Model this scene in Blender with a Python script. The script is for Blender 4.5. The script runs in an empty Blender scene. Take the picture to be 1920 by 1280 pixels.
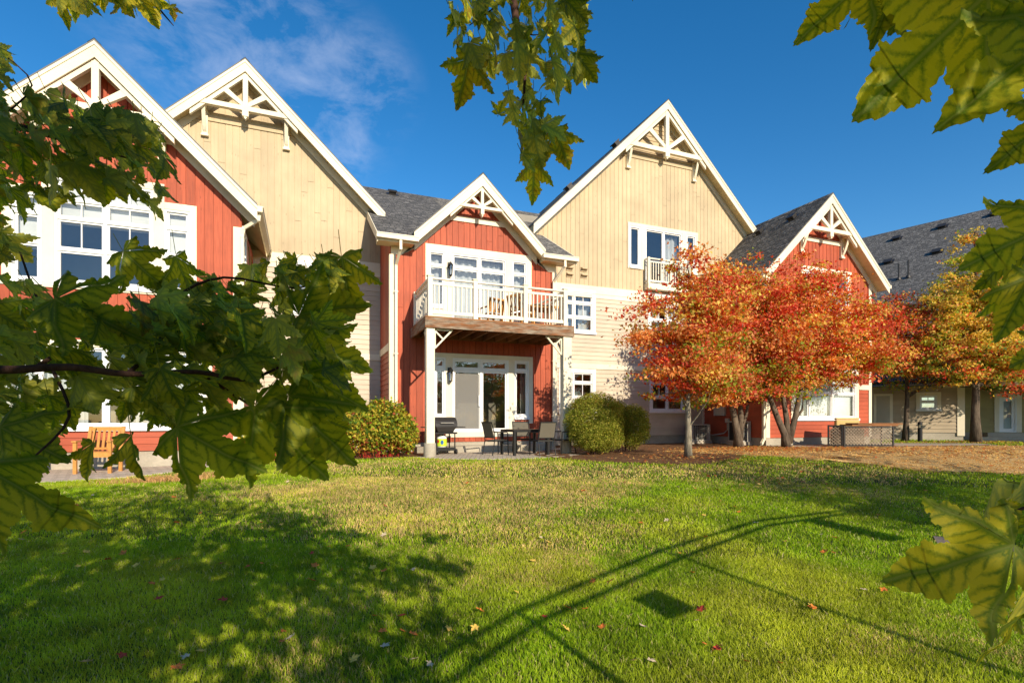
import bpy, math, random
import numpy as np
from mathutils import Vector, Matrix
random.seed(7); RNG = np.random.default_rng(7)
SC = bpy.context.scene
R = math.radians
# ------------------------------------------------------------------ camera
YAW = R(21.6); CS, SN = math.cos(YAW), math.sin(YAW); CAMZ = 1.6; FP = 985.0; HOR = 785.0
cam = bpy.data.objects.new('camera', bpy.data.cameras.new('camera')); SC.collection.objects.link(cam)
cam.location = (0, 0, CAMZ); cam.rotation_euler = (R(90), 0, -YAW)
cam.data.sensor_width = 36; cam.data.lens = 36*FP/1920; cam.data.shift_y = (HOR-640)/1920
cam.data.clip_start = 0.05; cam.data.clip_end = 2000
SC.camera = cam
# ------------------------------------------------------------------ sky, sun, exposure
SUND = Vector((.15, -1, .45)).normalized()          # towards the sun
ELEV = math.asin(SUND.z)
w = bpy.data.worlds.new('World'); SC.world = w; w.use_nodes = True
nt = w.node_tree; nt.nodes.clear()
def wn(t, **k):
    n = nt.nodes.new(t)
    for a, b in k.items(): setattr(n, a, b)
    return n
out = wn('ShaderNodeOutputWorld'); bg = wn('ShaderNodeBackground'); sky = wn('ShaderNodeTexSky')
sky.sky_type = 'NISHITA'; sky.sun_disc = False; sky.sun_elevation = ELEV; sky.sun_rotation = math.atan2(SUND.x, SUND.y)
sky.altitude = 200; sky.air_density = 1.0; sky.dust_density = 0.3; sky.ozone_density = 2.6
bg.inputs['Strength'].default_value = 0.15
tc = wn('ShaderNodeTexCoord'); nz = wn('ShaderNodeTexNoise'); nz.inputs['Scale'].default_value = 9; nz.inputs['Detail'].default_value = 8; nz.inputs['Roughness'].default_value = .62
nz.inputs['Distortion'].default_value = .35
mp = wn('ShaderNodeMapping'); mp.inputs['Scale'].default_value = (1.1, 1.1, 1.9); mp.inputs['Rotation'].default_value = (.3, .5, .2)
nt.links.new(tc.outputs['Generated'], mp.inputs['Vector']); nt.links.new(mp.outputs[0], nz.inputs['Vector'])
# wisp lies round one direction of the sky (upper left)
def skydir(px, py):
    u = (px-960)/FP; v = (HOR-py)/FP
    return Vector((SN+CS*u, CS-SN*u, v)).normalized()
masks = []
for (px, py, rad) in ((440, 60, .22), (570, 170, .18), (320, 50, .10), (680, 160, .11), (640, 270, .08)):
    d = wn('ShaderNodeVectorMath', operation='DISTANCE'); d.inputs[1].default_value = skydir(px, py)
    nt.links.new(tc.outputs['Generated'], d.inputs[0])
    mr = wn('ShaderNodeMapRange'); mr.inputs['From Min'].default_value = rad; mr.inputs['From Max'].default_value = rad*.25
    mr.interpolation_type = 'SMOOTHSTEP'
    nt.links.new(d.outputs['Value'], mr.inputs['Value']); masks.append(mr)
prev = masks[0].outputs[0]
for m_ in masks[1:]:
    mx = wn('ShaderNodeMath', operation='MAXIMUM'); nt.links.new(prev, mx.inputs[0]); nt.links.new(m_.outputs[0], mx.inputs[1]); prev = mx.outputs[0]
cr = wn('ShaderNodeMapRange'); cr.inputs['From Min'].default_value = .43; cr.inputs['From Max'].default_value = .72; cr.inputs['To Max'].default_value = .32
nt.links.new(nz.outputs['Fac'], cr.inputs['Value'])
mu = wn('ShaderNodeMath', operation='MULTIPLY'); nt.links.new(prev, mu.inputs[0]); nt.links.new(cr.outputs[0], mu.inputs[1])
hs = wn('ShaderNodeHueSaturation'); hs.inputs['Saturation'].default_value = 1.36; hs.inputs['Value'].default_value = .82
nt.links.new(sky.outputs[0], hs.inputs['Color'])
mix = wn('ShaderNodeMix'); mix.data_type = 'RGBA'; mix.inputs[7].default_value = (4.2, 4.4, 5.2, 1)
nt.links.new(mu.outputs[0], mix.inputs[0]); nt.links.new(hs.outputs[0], mix.inputs[6]); nt.links.new(mix.outputs[2], bg.inputs['Color'])
nt.links.new(bg.outputs[0], out.inputs['Surface'])
sun = bpy.data.objects.new('sun', bpy.data.lights.new('sun', 'SUN')); SC.collection.objects.link(sun)
sun.data.energy = 4.4; sun.data.angle = R(.55); sun.data.color = (1, .87, .68)
sun.rotation_euler = SUND.to_track_quat('Z', 'Y').to_euler(); sun.location = (6, -20, 20)
SC.view_settings.view_transform = 'Standard'; SC.view_settings.look = 'None'; SC.view_settings.exposure = 0.5; SC.view_settings.gamma = 1
SC.render.engine = 'CYCLES'
SC.cycles.max_bounces = 8; SC.cycles.transparent_max_bounces = 16

# ------------------------------------------------------------------ helpers
def dirpx(px, py):
    u = (px-960)/FP; v = (HOR-py)/FP
    return Vector((SN+CS*u, CS-SN*u, v))
def P(px, py, Y):                      # point of the wall plane y=Y seen at a pixel of the photograph
    d = dirpx(px, py); t = Y/d.y
    return Vector((d.x*t, Y, CAMZ+d.z*t))
def T(px, py, t):                      # point at depth t
    d = dirpx(px, py); return Vector((d.x*t, d.y*t, CAMZ+d.z*t))
def wx(px, Y): return P(px, HOR, Y).x
def wz(px, py, Y): return P(px, py, Y).z
def sst(a, b, x):
    x = np.clip((x-a)/(b-a), 0, 1); return x*x*(3-2*x)
def gz(x, y):
    x = np.asarray(x, float); y = np.asarray(y, float)
    z = .57*sst(1.2, 12.0, y)
    z = z-.13*sst(-.8, -3.6, x)*sst(7, 12, y)
    z = z+.05*np.sin(x*.5+1)*np.sin(y*.45)*sst(3, 6, y)*(1-sst(9.5, 12, y))
    z = z+.22*np.exp(-((x-13.5)/3.6)**2-((y-9.0)/2.2)**2)
    return z
def G(x, y): return float(gz(x, y))

ORI = {}
def link(o): SC.collection.objects.link(o); return o
def root(name, label, cat, loc=(0, 0, 0), group=None, built=True):
    o = link(bpy.data.objects.new(name, None)); o.empty_display_size = .2
    o['label'] = label; o['category'] = cat
    if group: o['group'] = group
    o.location = loc; ORI[o.name] = Vector(loc) if built else Vector((0, 0, 0))
    return o
def tag(o, label=None, cat=None, group=None, kind=None):
    if label: o['label'] = label
    if cat: o['category'] = cat
    if group: o['group'] = group
    if kind: o['kind'] = kind
    return o
class MB:
    def __init__(s): s.v = []; s.f = []; s.uv = []; s.r = []; s.hasuv = False; s.cr = random.random()
    def face(s, pts, uv=None, r=None):
        i = len(s.v); s.v.extend([tuple(p) for p in pts]); s.f.append(tuple(range(i, i+len(pts))))
        s.uv.append(uv); s.hasuv |= uv is not None; s.r.append(s.cr if r is None else r)
    def hexa(s, p, r=None):            # 8 points: 0-3 bottom loop, 4-7 top loop
        r = random.random() if r is None else r
        i = len(s.v); s.v.extend([tuple(q) for q in p])
        for f in ((3, 2, 1, 0), (4, 5, 6, 7), (0, 1, 5, 4), (1, 2, 6, 5), (2, 3, 7, 6), (3, 0, 4, 7)):
            s.f.append(tuple(i+k for k in f)); s.uv.append(None); s.r.append(r)
    def box(s, x0, x1, y0, y1, z0, z1, r=None):
        s.hexa([(x0, y0, z0), (x1, y0, z0), (x1, y1, z0), (x0, y1, z0), (x0, y0, z1), (x1, y0, z1), (x1, y1, z1), (x0, y1, z1)], r)
    def wbox(s, wl, s0, s1, d0, d1, z0, z1, r=None):
        s.hexa([wl(s0, d1, z0), wl(s1, d1, z0), wl(s1, d0, z0), wl(s0, d0, z0), wl(s0, d1, z1), wl(s1, d1, z1), wl(s1, d0, z1), wl(s0, d0, z1)], r)
    def beam(s, p, q, wd, h, up=(0, 0, 1), r=None):
        p = Vector(p); q = Vector(q); a = (q-p).normalized(); up = Vector(up)
        sd = a.cross(up)
        if sd.length < 1e-4: sd = a.cross(Vector((0, 1, 0)))
        sd.normalize(); u = sd.cross(a).normalized(); sd = sd*wd/2; u = u*h/2
        s.hexa([p-sd-u, p+sd-u, q+sd-u, q-sd-u, p-sd+u, p+sd+u, q+sd+u, q-sd+u], r)
    def tube(s, pts, rad, n=8, cap=True, r=None):
        pts = [Vector(p) for p in pts]; m = len(pts)
        rad = [rad]*m if not hasattr(rad, '__len__') else rad
        i0 = len(s.v); up = Vector((.13, .21, 1)).normalized(); r = random.random() if r is None else r
        for k, p in enumerate(pts):
            a = (pts[min(k+1, m-1)]-pts[max(k-1, 0)]).normalized()
            e = a.cross(up); e = e.normalized() if e.length > 1e-3 else Vector((1, 0, 0)); g = a.cross(e).normalized()
            for j in range(n):
                t = 2*math.pi*j/n; s.v.append(tuple(p+(e*math.cos(t)+g*math.sin(t))*rad[k]))
        for k in range(m-1):
            for j in range(n):
                a0 = i0+k*n+j; a1 = i0+k*n+(j+1) % n
                s.f.append((a0, a1, a1+n, a0+n)); s.uv.append(None); s.r.append(r)
        if cap:
            s.f.append(tuple(i0+j for j in range(n))[::-1]); s.uv.append(None); s.r.append(r)
            s.f.append(tuple(i0+(m-1)*n+j for j in range(n))); s.uv.append(None); s.r.append(r)
    def lathe(s, c, prof, n=16, r=None):
        s.tube([(c[0], c[1], c[2]+z) for _, z in prof], [max(q, 1e-4) for q, _ in prof], n, True, r)
    def prism_xz(s, poly, y0, y1, r=None):
        r = random.random() if r is None else r
        n = len(poly); s.face([(x, y0, z) for x, z in poly], r=r); s.face([(x, y1, z) for x, z in poly][::-1], r=r)
        for i in range(n):
            a, b = poly[i], poly[(i+1) % n]
            s.face([(b[0], y0, b[1]), (a[0], y0, a[1]), (a[0], y1, a[1]), (b[0], y1, b[1])], r=r)
    def build(s, name, mat, parent=None, smooth=False, bevel=0):
        me = bpy.data.meshes.new(name); o0 = Vector((0, 0, 0))
        if parent is not None: o0 = ORI[parent.name]
        v = np.array(s.v, float)-np.array(o0)
        me.from_pydata(v.tolist(), [], s.f)
        a = me.attributes.new('rnd', 'FLOAT', 'FACE'); a.data.foreach_set('value', np.array(s.r, np.float32))
        if s.hasuv:
            ul = me.uv_layers.new(name='UVMap'); k = 0; arr = np.zeros((len(me.loops), 2), np.float32)
            for f, uv in zip(s.f, s.uv):
                if uv: arr[k:k+len(f)] = uv
                k += len(f)
            ul.data.foreach_set('uv', arr.ravel())
        if smooth: me.polygons.foreach_set('use_smooth', [True]*len(me.polygons))
        me.materials.append(mat); me.update()
        ob = link(bpy.data.objects.new(name, me))
        if parent is not None: ob.parent = parent; ORI[ob.name] = o0
        else: ORI[ob.name] = Vector((0, 0, 0))
        if bevel:
            bm_ = ob.modifiers.new('bevel', 'BEVEL'); bm_.width = bevel; bm_.segments = 2; bm_.limit_method = 'ANGLE'
        return ob
def npmesh(name, v, f, mat, parent=None, col=None, uv=None, smooth=False):
    """v (N,3); f (M,k) constant k; col (N,4) point colours; uv (M*k,2)"""
    me = bpy.data.meshes.new(name); k = f.shape[1]; o0 = ORI[parent.name] if parent is not None else Vector((0, 0, 0))
    v = v-np.array(o0)
    me.vertices.add(len(v)); me.vertices.foreach_set('co', v.astype(np.float32).ravel())
    me.loops.add(f.size); me.loops.foreach_set('vertex_index', f.astype(np.int32).ravel())
    me.polygons.add(len(f)); me.polygons.foreach_set('loop_start', np.arange(0, f.size, k, dtype=np.int32))
    if col is not None:
        a = me.color_attributes.new('Col', 'FLOAT_COLOR', 'POINT'); a.data.foreach_set('color', col.astype(np.float32).ravel())
    if uv is not None:
        ul = me.uv_layers.new(name='UVMap'); ul.data.foreach_set('uv', uv.astype(np.float32).ravel())
    if smooth: me.polygons.foreach_set('use_smooth', [True]*len(f))
    me.materials.append(mat); me.update(calc_edges=True); me.validate()
    ob = link(bpy.data.objects.new(name, me))
    if parent is not None: ob.parent = parent
    ORI[ob.name] = o0
    return ob

# ------------------------------------------------------------------ materials
class NM:
    def __init__(s, name):
        s.m = bpy.data.materials.new(name); s.m.use_nodes = True; s.t = s.m.node_tree; s.t.nodes.clear()
        s.out = s.n('ShaderNodeOutputMaterial'); s.b = s.n('ShaderNodeBsdfPrincipled'); s.l(s.b.outputs[0], s.out.inputs['Surface'])
    def n(s, t, **k):
        q = s.t.nodes.new(t)
        for a, b in k.items(): setattr(q, a, b)
        return q
    def l(s, a, b): s.t.links.new(a, b)
    def set(s, sock, v):
        if isinstance(v, (int, float, tuple)): sock.default_value = v if not (isinstance(v, tuple) and len(v) == 3 and sock.type == 'RGBA') else (*v, 1)
        else: s.l(v, sock)
    def math(s, op, a, b=0.0, c=None):
        q = s.n('ShaderNodeMath', operation=op); s.set(q.inputs[0], a); s.set(q.inputs[1], b)
        if c is not None: s.set(q.inputs[2], c)
        return q.outputs[0]
    def mix(s, f, a, b, blend='MIX'):
        q = s.n('ShaderNodeMix', data_type='RGBA', blend_type=blend); s.set(q.inputs[0], f); s.set(q.inputs[6], a); s.set(q.inputs[7], b); return q.outputs[2]
    def ramp(s, v, a, b, c=0.0, d=1.0):
        q = s.n('ShaderNodeMapRange'); s.set(q.inputs[0], v)
        for i, x in enumerate((a, b, c, d)): q.inputs[1+i].default_value = x
        return q.outputs[0]
    def coord(s, kind='Object', scale=(1, 1, 1), rot=(0, 0, 0)):
        t = s.n('ShaderNodeTexCoord'); m = s.n('ShaderNodeMapping'); m.inputs['Scale'].default_value = scale; m.inputs['Rotation'].default_value = rot
        s.l(t.outputs[kind], m.inputs[0]); return m.outputs[0]
    def noise(s, vec, scale=5., detail=4., rough=.55, dist=0.):
        q = s.n('ShaderNodeTexNoise'); s.l(vec, q.inputs['Vector']); q.inputs['Scale'].default_value = scale; q.inputs['Detail'].default_value = detail
        q.inputs['Roughness'].default_value = rough; q.inputs['Distortion'].default_value = dist; return q.outputs['Fac']
    def attr(s, name, o='Fac'):
        q = s.n('ShaderNodeAttribute', attribute_name=name); return q.outputs[o]
    def bump(s, h, st=.3, dist=.01):
        q = s.n('ShaderNodeBump'); q.inputs['Strength'].default_value = st; q.inputs['Distance'].default_value = dist; s.l(h, q.inputs['Height']); s.l(q.outputs[0], s.b.inputs['Normal'])
    def fin(s, col, rough=.6, spec=.4, metal=0.):
        s.set(s.b.inputs['Base Color'], col); s.set(s.b.inputs['Roughness'], rough); s.b.inputs['Specular IOR Level'].default_value = spec; s.b.inputs['Metallic'].default_value = metal
        return s.m
def mul(c, k): return tuple(min(1, x*k) for x in c)
def paint(name, c, grain=(1, 1, 1), var=.16, rough=.55, knots=False, wear=0., dirt=.25):
    s = NM(name); v = s.coord('Object', grain)
    n1 = s.noise(v, 3.0, 6, .6); n2 = s.noise(s.coord('Object'), .7, 3)
    r = s.attr('rnd')
    k = s.math('ADD', s.math('MULTIPLY', r, var), 1-var/2)
    k = s.math('MULTIPLY', k, s.ramp(n1, .3, .7, 1-var*.6, 1+var*.4))
    k = s.math('MULTIPLY', k, s.ramp(n2, .3, .7, 1-dirt*.8, 1.08))
    q = s.n('ShaderNodeVectorMath', operation='SCALE'); q.inputs[0].default_value = c; s.l(k, q.inputs['Scale']); col = q.outputs[0]
    if knots:
        vo = s.n('ShaderNodeTexVoronoi'); s.l(s.coord('Object', tuple(x*1.0 for x in (7, 7, 2.6))), vo.inputs['Vector']); vo.inputs['Scale'].default_value = 1; vo.inputs['Randomness'].default_value = 1
        kn = s.ramp(vo.outputs['Distance'], .05, .13, 1, 0)
        col = s.mix(s.math('MULTIPLY', kn, .45), col, mul(c, .35))
        st = s.noise(s.coord('Object', (14, 14, .35)), 1.0, 5)
        col = s.mix(s.ramp(st, .55, .78, 0, .30), col, mul(c, .55))
    if wear:
        wn_ = s.noise(s.coord('Object', grain), 7, 8, .7)
        col = s.mix(s.ramp(wn_, .62, .72, 0, wear), col, (.38, .33, .25))
    s.bump(n1, .35, .004)
    return s.fin(col, rough, .3)
RED = (.43, .088, .038); TAN = (.56, .435, .265); CREAM = (.72, .63, .46); LAPC = (.58, .49, .37)
M_red_v = paint('red_board_paint', RED, (9, 9, .8), .34, .62, True)
M_red_h = paint('red_lap_paint', mul(RED, .98), (.8, .8, 9), .2)
M_tan_v = paint('tan_board_paint', TAN, (9, 9, .8), .09, .62, True)
M_tan_h = paint('tan_lap_paint', mul(TAN, .96), (.8, .8, 9), .14)
M_lap = paint('cream_lap_paint', LAPC, (.8, .8, 9), .13)
M_olive = paint('olive_lap_paint', (.36, .30, .12), (.8, .8, 9), .13)
M_beige = paint('beige_lap_paint', (.46, .37, .25), (.8, .8, 9), .13)
M_trim = paint('cream_trim_paint', (.80, .72, .54), (4, 4, 4), .07, .5, dirt=.2)
M_soffit = paint('soffit_paint', (.72, .58, .31), (4, 4, 4), .10, .6)
M_white = paint('white_vinyl', (.82, .82, .80), (3, 3, 3), .04, .35, dirt=.1)
M_rail = paint('rail_paint', (.80, .73, .57), (5, 5, 5), .08, .5, wear=.2)
M_conc = paint('concrete', (.47, .42, .33), (6, 6, 6), .2, .9, dirt=.5)
M_dark = paint('dark_metal', (.035, .032, .03), (6, 6, 6), .2, .4)
M_black = paint('black_plastic', (.015, .015, .015), (6, 6, 6), .2, .5)
M_int = paint('interior_paint', (.34, .31, .26), (1, 1, 1), .1, .8)
M_curt = paint('curtain_cloth', (.62, .62, .60), (8, 8, .6), .12, .9)
M_blind = paint('blind_cloth', (.80, .79, .75), (1, 1, 9), .06, .8)
M_rawwood = paint('stained_deck_wood', (.32, .135, .045), (.6, 6, 9), .35, .75, dirt=.6)
M_chairwood = paint('honey_wood', (.58, .27, .065), (5, 5, 5), .25, .5)
M_table = paint('brown_slats', (.20, .13, .07), (5, 5, 5), .25, .55)
M_sling = paint('sling_mesh', (.13, .115, .085), (40, 40, 40), .2, .8)
M_grey = paint('grey_enamel', (.45, .43, .38), (3, 3, 3), .08, .45)
M_door = paint('painted_door', (.50, .45, .35), (3, 3, 3), .06, .5)
def mk_rim():
    s = NM('weathered_rim_wood'); v = s.coord('Object', (1.2, 1.2, 10))
    n1 = s.noise(v, 4, 8, .65); n2 = s.noise(s.coord('Object', (.8, .8, 4)), 2.2, 4)
    col = s.mix(s.ramp(n2, .38, .62), (.24, .095, .035), (.31, .25, .18)); col = s.mix(s.ramp(n1, .46, .66, 0, .8), col, (.07, .045, .025))
    s.bump(n1, .5, .006); return s.fin(col, .8, .2)
M_rim = mk_rim()
def mk_shingle():
    s = NM('roof_shingles'); t = s.n('ShaderNodeTexCoord')
    b = s.n('ShaderNodeTexBrick'); s.l(t.outputs['UV'], b.inputs['Vector']); b.inputs['Scale'].default_value = 1
    b.inputs['Color1'].default_value = (.11, .105, .097, 1); b.inputs['Color2'].default_value = (.36, .335, .30, 1); b.inputs['Mortar'].default_value = (.03, .03, .03, 1)
    b.inputs['Brick Width'].default_value = .26; b.inputs['Row Height'].default_value = .145; b.inputs['Mortar Size'].default_value = .017; b.offset = .37; b.squash_frequency = 3; b.squash = .8
    n1 = s.noise(s.coord('UV'), 1.1, 4); n2 = s.noise(s.coord('UV', (1, 1, 1)), 60, 2)
    nr = s.noise(s.coord('UV', (2.4, 7, 1)), 1.3, 2, .6)
    col = s.mix(s.ramp(n1, .3, .7, 0, .35), b.outputs['Color'], (.13, .12, .11)); col = s.mix(s.ramp(nr, .44, .58, 0, .85), col, (.055, .055, .055)); col = s.mix(s.ramp(n2, .4, .7, 0, .3), col, (.28, .27, .25))
    sp = s.n('ShaderNodeSeparateXYZ'); s.l(t.outputs['UV'], sp.inputs[0])
    fr = s.math('FRACT', s.math('DIVIDE', sp.outputs[1], .145))
    s.bump(s.math('SUBTRACT', s.math('ADD', s.math('MULTIPLY', b.outputs['Fac'], -.5), s.math('MULTIPLY', n2, .2)), fr), 1.0, .04)
    return s.fin(col, .9, .15)
M_shingle = mk_shingle()
def mk_paver():
    s = NM('stone_pavers'); v = s.coord('Object', (1, 1, 1), (0, 0, .35))
    b = s.n('ShaderNodeTexBrick'); s.l(v, b.inputs['Vector']); b.inputs['Scale'].default_value = 1
    b.inputs['Color1'].default_value = (.62, .52, .40, 1); b.inputs['Color2'].default_value = (.50, .42, .32, 1); b.inputs['Mortar'].default_value = (.14, .11, .08, 1)
    b.inputs['Brick Width'].default_value = .24; b.inputs['Row Height'].default_value = .16; b.inputs['Mortar Size'].default_value = .009
    n = s.noise(s.coord('Object'), 14, 6); col = s.mix(s.ramp(n, .4, .7, 0, .4), b.outputs['Color'], (.27, .23, .19))
    s.bump(s.math('ADD', s.math('MULTIPLY', b.outputs['Fac'], -1), n), .5, .01); return s.fin(col, .9, .2)
M_paver = mk_paver()
def mk_glass(name, tint, refl, bumpy=.05):
    s = NM(name); s.t.nodes.remove(s.b)
    gl = s.n('ShaderNodeBsdfGlossy'); gl.inputs['Roughness'].default_value = .015; gl.inputs['Color'].default_value = (.95, .97, 1, 1)
    tr = s.n('ShaderNodeBsdfTransparent'); tr.inputs['Color'].default_value = (*tint, 1)
    fr = s.n('ShaderNodeFresnel'); fr.inputs['IOR'].default_value = refl
    bp = s.n('ShaderNodeBump'); bp.inputs['Strength'].default_value = bumpy; bp.inputs['Distance'].default_value = .05
    s.l(s.noise(s.coord('Object'), 1.3, 2), bp.inputs['Height']); s.l(bp.outputs[0], gl.inputs['Normal'])
    mx = s.n('ShaderNodeMixShader'); s.l(fr.outputs[0], mx.inputs[0]); s.l(tr.outputs[0], mx.inputs[1]); s.l(gl.outputs[0], mx.inputs[2]); s.l(mx.outputs[0], s.out.inputs['Surface'])
    return s.m
M_glass = mk_glass('window_glass', (.86, .9, .92), 2.1)
M_glass2 = mk_glass('door_glass', (.72, .74, .72), 2.2)
M_screen = mk_glass('insect_screen', (.62, .61, .58), 1.25)

def leafmat(name, trans=.45, rough=.62):
    s = NM(name); c = s.n('ShaderNodeAttribute', attribute_name='Col').outputs['Color']
    s.fin(c, rough, .18)
    tl = s.n('ShaderNodeBsdfTranslucent'); q = s.n('ShaderNodeHueSaturation'); q.inputs['Value'].default_value = 1.35; q.inputs['Saturation'].default_value = 1.1; s.l(c, q.inputs['Color']); s.l(q.outputs[0], tl.inputs[0])
    mx = s.n('ShaderNodeMixShader'); mx.inputs[0].default_value = trans; s.l(s.b.outputs[0], mx.inputs[1]); s.l(tl.outputs[0], mx.inputs[2]); s.l(mx.outputs[0], s.out.inputs['Surface'])
    return s.m
M_leaf = leafmat('autumn_leaf')
M_grassb = leafmat('grass_blade', .3, .6)
def mk_vein():
    """maple leaf: u = distance along the nearest main vein, v = distance from it (both in leaf lengths)"""
    s = NM('veined_maple_leaf'); t = s.n('ShaderNodeTexCoord'); sp = s.n('ShaderNodeSeparateXYZ'); s.l(t.outputs['UV'], sp.inputs[0])
    u, v = sp.outputs[0], sp.outputs[1]
    nz_ = s.noise(s.coord('Object'), 60, 4, .6)
    main = s.ramp(v, .006, .022, 1, 0)
    wob = s.math('MULTIPLY', s.math('SUBTRACT', nz_, .5), .14)
    ph = s.math('FRACT', s.math('MULTIPLY', s.math('ADD', s.math('SUBTRACT', u, s.math('MULTIPLY', v, .85)), wob), 7.5))
    dd = s.math('ABSOLUTE', s.math('SUBTRACT', ph, .5))
    sec = s.ramp(dd, .02, .34, .85, 0)
    fade = s.ramp(v, 0.0, .24, 1, .35)
    vein = s.math('MAXIMUM', s.ramp(v, .012, .075, .9, 0), s.math('MULTIPLY', sec, fade))
    fine = s.noise(s.coord('Object'), 260, 6, .75)
    vein = s.math('ADD', vein, s.math('MULTIPLY', s.math('SUBTRACT', fine, .5), 1.1))
    c = s.n('ShaderNodeAttribute', attribute_name='Col').outputs['Color']
    sep = s.n('ShaderNodeSeparateColor'); s.l(c, sep.inputs[0])
    yel = s.mix(sep.outputs[0], (.24, .30, .018), (.52, .44, .03))     # between veins: green -> yellow
    grn = s.mix(sep.outputs[0], (.070, .135, .010), (.13, .19, .014))
    col = s.mix(s.ramp(vein, .1, .75, 0, 1), yel, grn)
    col = s.mix(s.math('MULTIPLY', sep.outputs[1], s.ramp(nz_, .45, .65, 0, 1)), col, (.26, .10, .015))
    col = s.mix(s.math('MULTIPLY', main, .5), col, (.22, .24, .05))
    gb = s.n('ShaderNodeNewGeometry'); col = s.mix(s.math('MULTIPLY', gb.outputs['Backfacing'], .35), col, (.46, .45, .12))
    br_ = s.math('ADD', .72, s.math('MULTIPLY', sep.outputs[2], .6)); vs = s.n('ShaderNodeVectorMath', operation='SCALE'); s.l(col, vs.inputs[0]); s.l(br_, vs.inputs['Scale']); col = vs.outputs[0]
    s.bump(s.math('ADD', vein, nz_), .5, .002)
    s.fin(col, .5, .28)
    tl = s.n('ShaderNodeBsdfTranslucent'); q = s.n('ShaderNodeHueSaturation'); q.inputs['Value'].default_value = 1.9; q.inputs['Saturation'].default_value = 1.05; s.l(col, q.inputs['Color']); s.l(q.outputs[0], tl.inputs[0])
    mx = s.n('ShaderNodeMixShader'); mx.inputs[0].default_value = .55; s.l(s.b.outputs[0], mx.inputs[1]); s.l(tl.outputs[0], mx.inputs[2]); s.l(mx.outputs[0], s.out.inputs['Surface'])
    return s.m
M_vein = mk_vein()
def mk_bark(name, a, b, sc=8):
    s = NM(name); n = s.noise(s.coord('Object', (1, 1, .35)), sc, 8, .65, .3); n2 = s.noise(s.coord('Object'), 3, 3)
    col = s.mix(s.ramp(n, .35, .65), a, b); col = s.mix(s.ramp(n2, .5, .7, 0, .4), col, mul(b, .8))
    s.bump(n, .8, .02); return s.fin(col, .9, .2)
M_bark = mk_bark('brown_bark', (.05, .035, .025), (.17, .13, .09))
M_barkg = mk_bark('grey_bark', (.13, .11, .08), (.34, .30, .22), 14)
M_twig = mk_bark('twig_bark', (.035, .018, .014), (.10, .05, .035), 40)
M_redtwig = mk_bark('red_twig_bark', (.25, .02, .015), (.40, .05, .03), 40)
def mk_ground(name, cols, sc=(2.2, 30), rough=.95, bs=.6):
    s = NM(name); a = s.noise(s.coord('Object'), sc[0], 5, .6); b = s.noise(s.coord('Object'), sc[1], 4, .7)
    col = s.mix(s.ramp(a, .38, .62), cols[0], cols[1]); col = s.mix(s.ramp(b, .45, .65), col, cols[2])
    s.bump(b, bs, .03); return s.fin(col, rough, .1)
M_soil = mk_ground('lawn_soil', ((.055, .085, .012), (.09, .12, .018), (.10, .09, .03)), (.6, 25))
M_mulch = mk_ground('bark_mulch', ((.17, .085, .04), (.25, .14, .07), (.09, .045, .022)), (3, 28), bs=1.)
M_straw = mk_ground('needle_litter', ((.50, .31, .11), (.62, .42, .17), (.34, .19, .07)), (1.4, 26), bs=1.)
M_path = mk_ground('concrete_path', ((.42, .35, .26), (.36, .30, .22), (.30, .25, .18)), (1.5, 20), bs=.2)
# ------------------------------------------------------------------ wall, siding and window builders
def wall(ox, oy, ex=1., ey=0.):
    n = (ey, -ex)
    return lambda s, d, z: (ox+ex*s+n[0]*d, oy+ey*s+n[1]*d, z)
def cut(a, b, holes, s):
    """z intervals of [a,b] left open by the holes that cover s"""
    hs = sorted((h[2], h[3]) for h in holes if h[0]-1e-6 < s < h[1]+1e-6); res = []; z = a
    for h0, h1 in hs:
        if h0 > z: res.append((z, min(h0, b)))
        z = max(z, h1)
        if z >= b: break
    if z < b: res.append((z, b))
    return [(p, q) for p, q in res if q-p > 1e-4 and p < b]
def boards(mb, wl, s0, s1, zb, top, pitch=.19, holes=(), gap=.012, th=.020, peaks=(), back=None):
    k = int(math.ceil((s1-s0)/pitch)); pitch = (s1-s0)/k
    def jt(iv, r):
        j = zb+.4+(max(top(s0), top((s0+s1)/2))-zb)*((r*7.13) % 1)
        o = []
        for a_, b_ in iv:
            if a_+.15 < j < b_-.15: o += [(a_, j-.005), (j+.005, b_)]
            else: o.append((a_, b_))
        return o
    brk0 = sorted({h[0] for h in holes} | {h[1] for h in holes} | set(peaks))
    def strip(a, b, d, r, m):
        pts = [a]+[x for x in brk0 if a+1e-5 < x < b-1e-5]+[b]
        for p, q in zip(pts, pts[1:]):
            tp, tq = top(p), top(q); mid = (p+q)/2; lo = min(tp, tq)
            zt = (tp+tq)/2
            for z0, z1 in (jt(cut(zb, max(zt, zb), holes, mid), r) if d > 0 else cut(zb, max(zt, zb), holes, mid)):
                if z1 >= zt-1e-4 and z0 < zt: pa, pb = max(tp, z0), max(tq, z0)
                else: pa = pb = z1
                m.face([wl(p, d, z0), wl(q, d, z0), wl(q, d, pb), wl(p, d, pa)], r=r)
                if d > 0 and p == a: m.face([wl(p, 0, z0), wl(p, d, z0), wl(p, d, pa), wl(p, 0, pa)], r=r)
                if d > 0 and q == b: m.face([wl(q, d, z0), wl(q, 0, z0), wl(q, 0, pb), wl(q, d, pb)], r=r)
    for i in range(k):
        a = s0+i*pitch; strip(a+gap/2, a+pitch-gap/2, th, random.random(), mb)
    for i in range(max(1, int((s1-s0)/1.0))):
        n = max(1, int((s1-s0)/1.0)); strip(s0+(s1-s0)*i/n, s0+(s1-s0)*(i+1)/n, 0, .1, mb if back is None else back)
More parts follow.
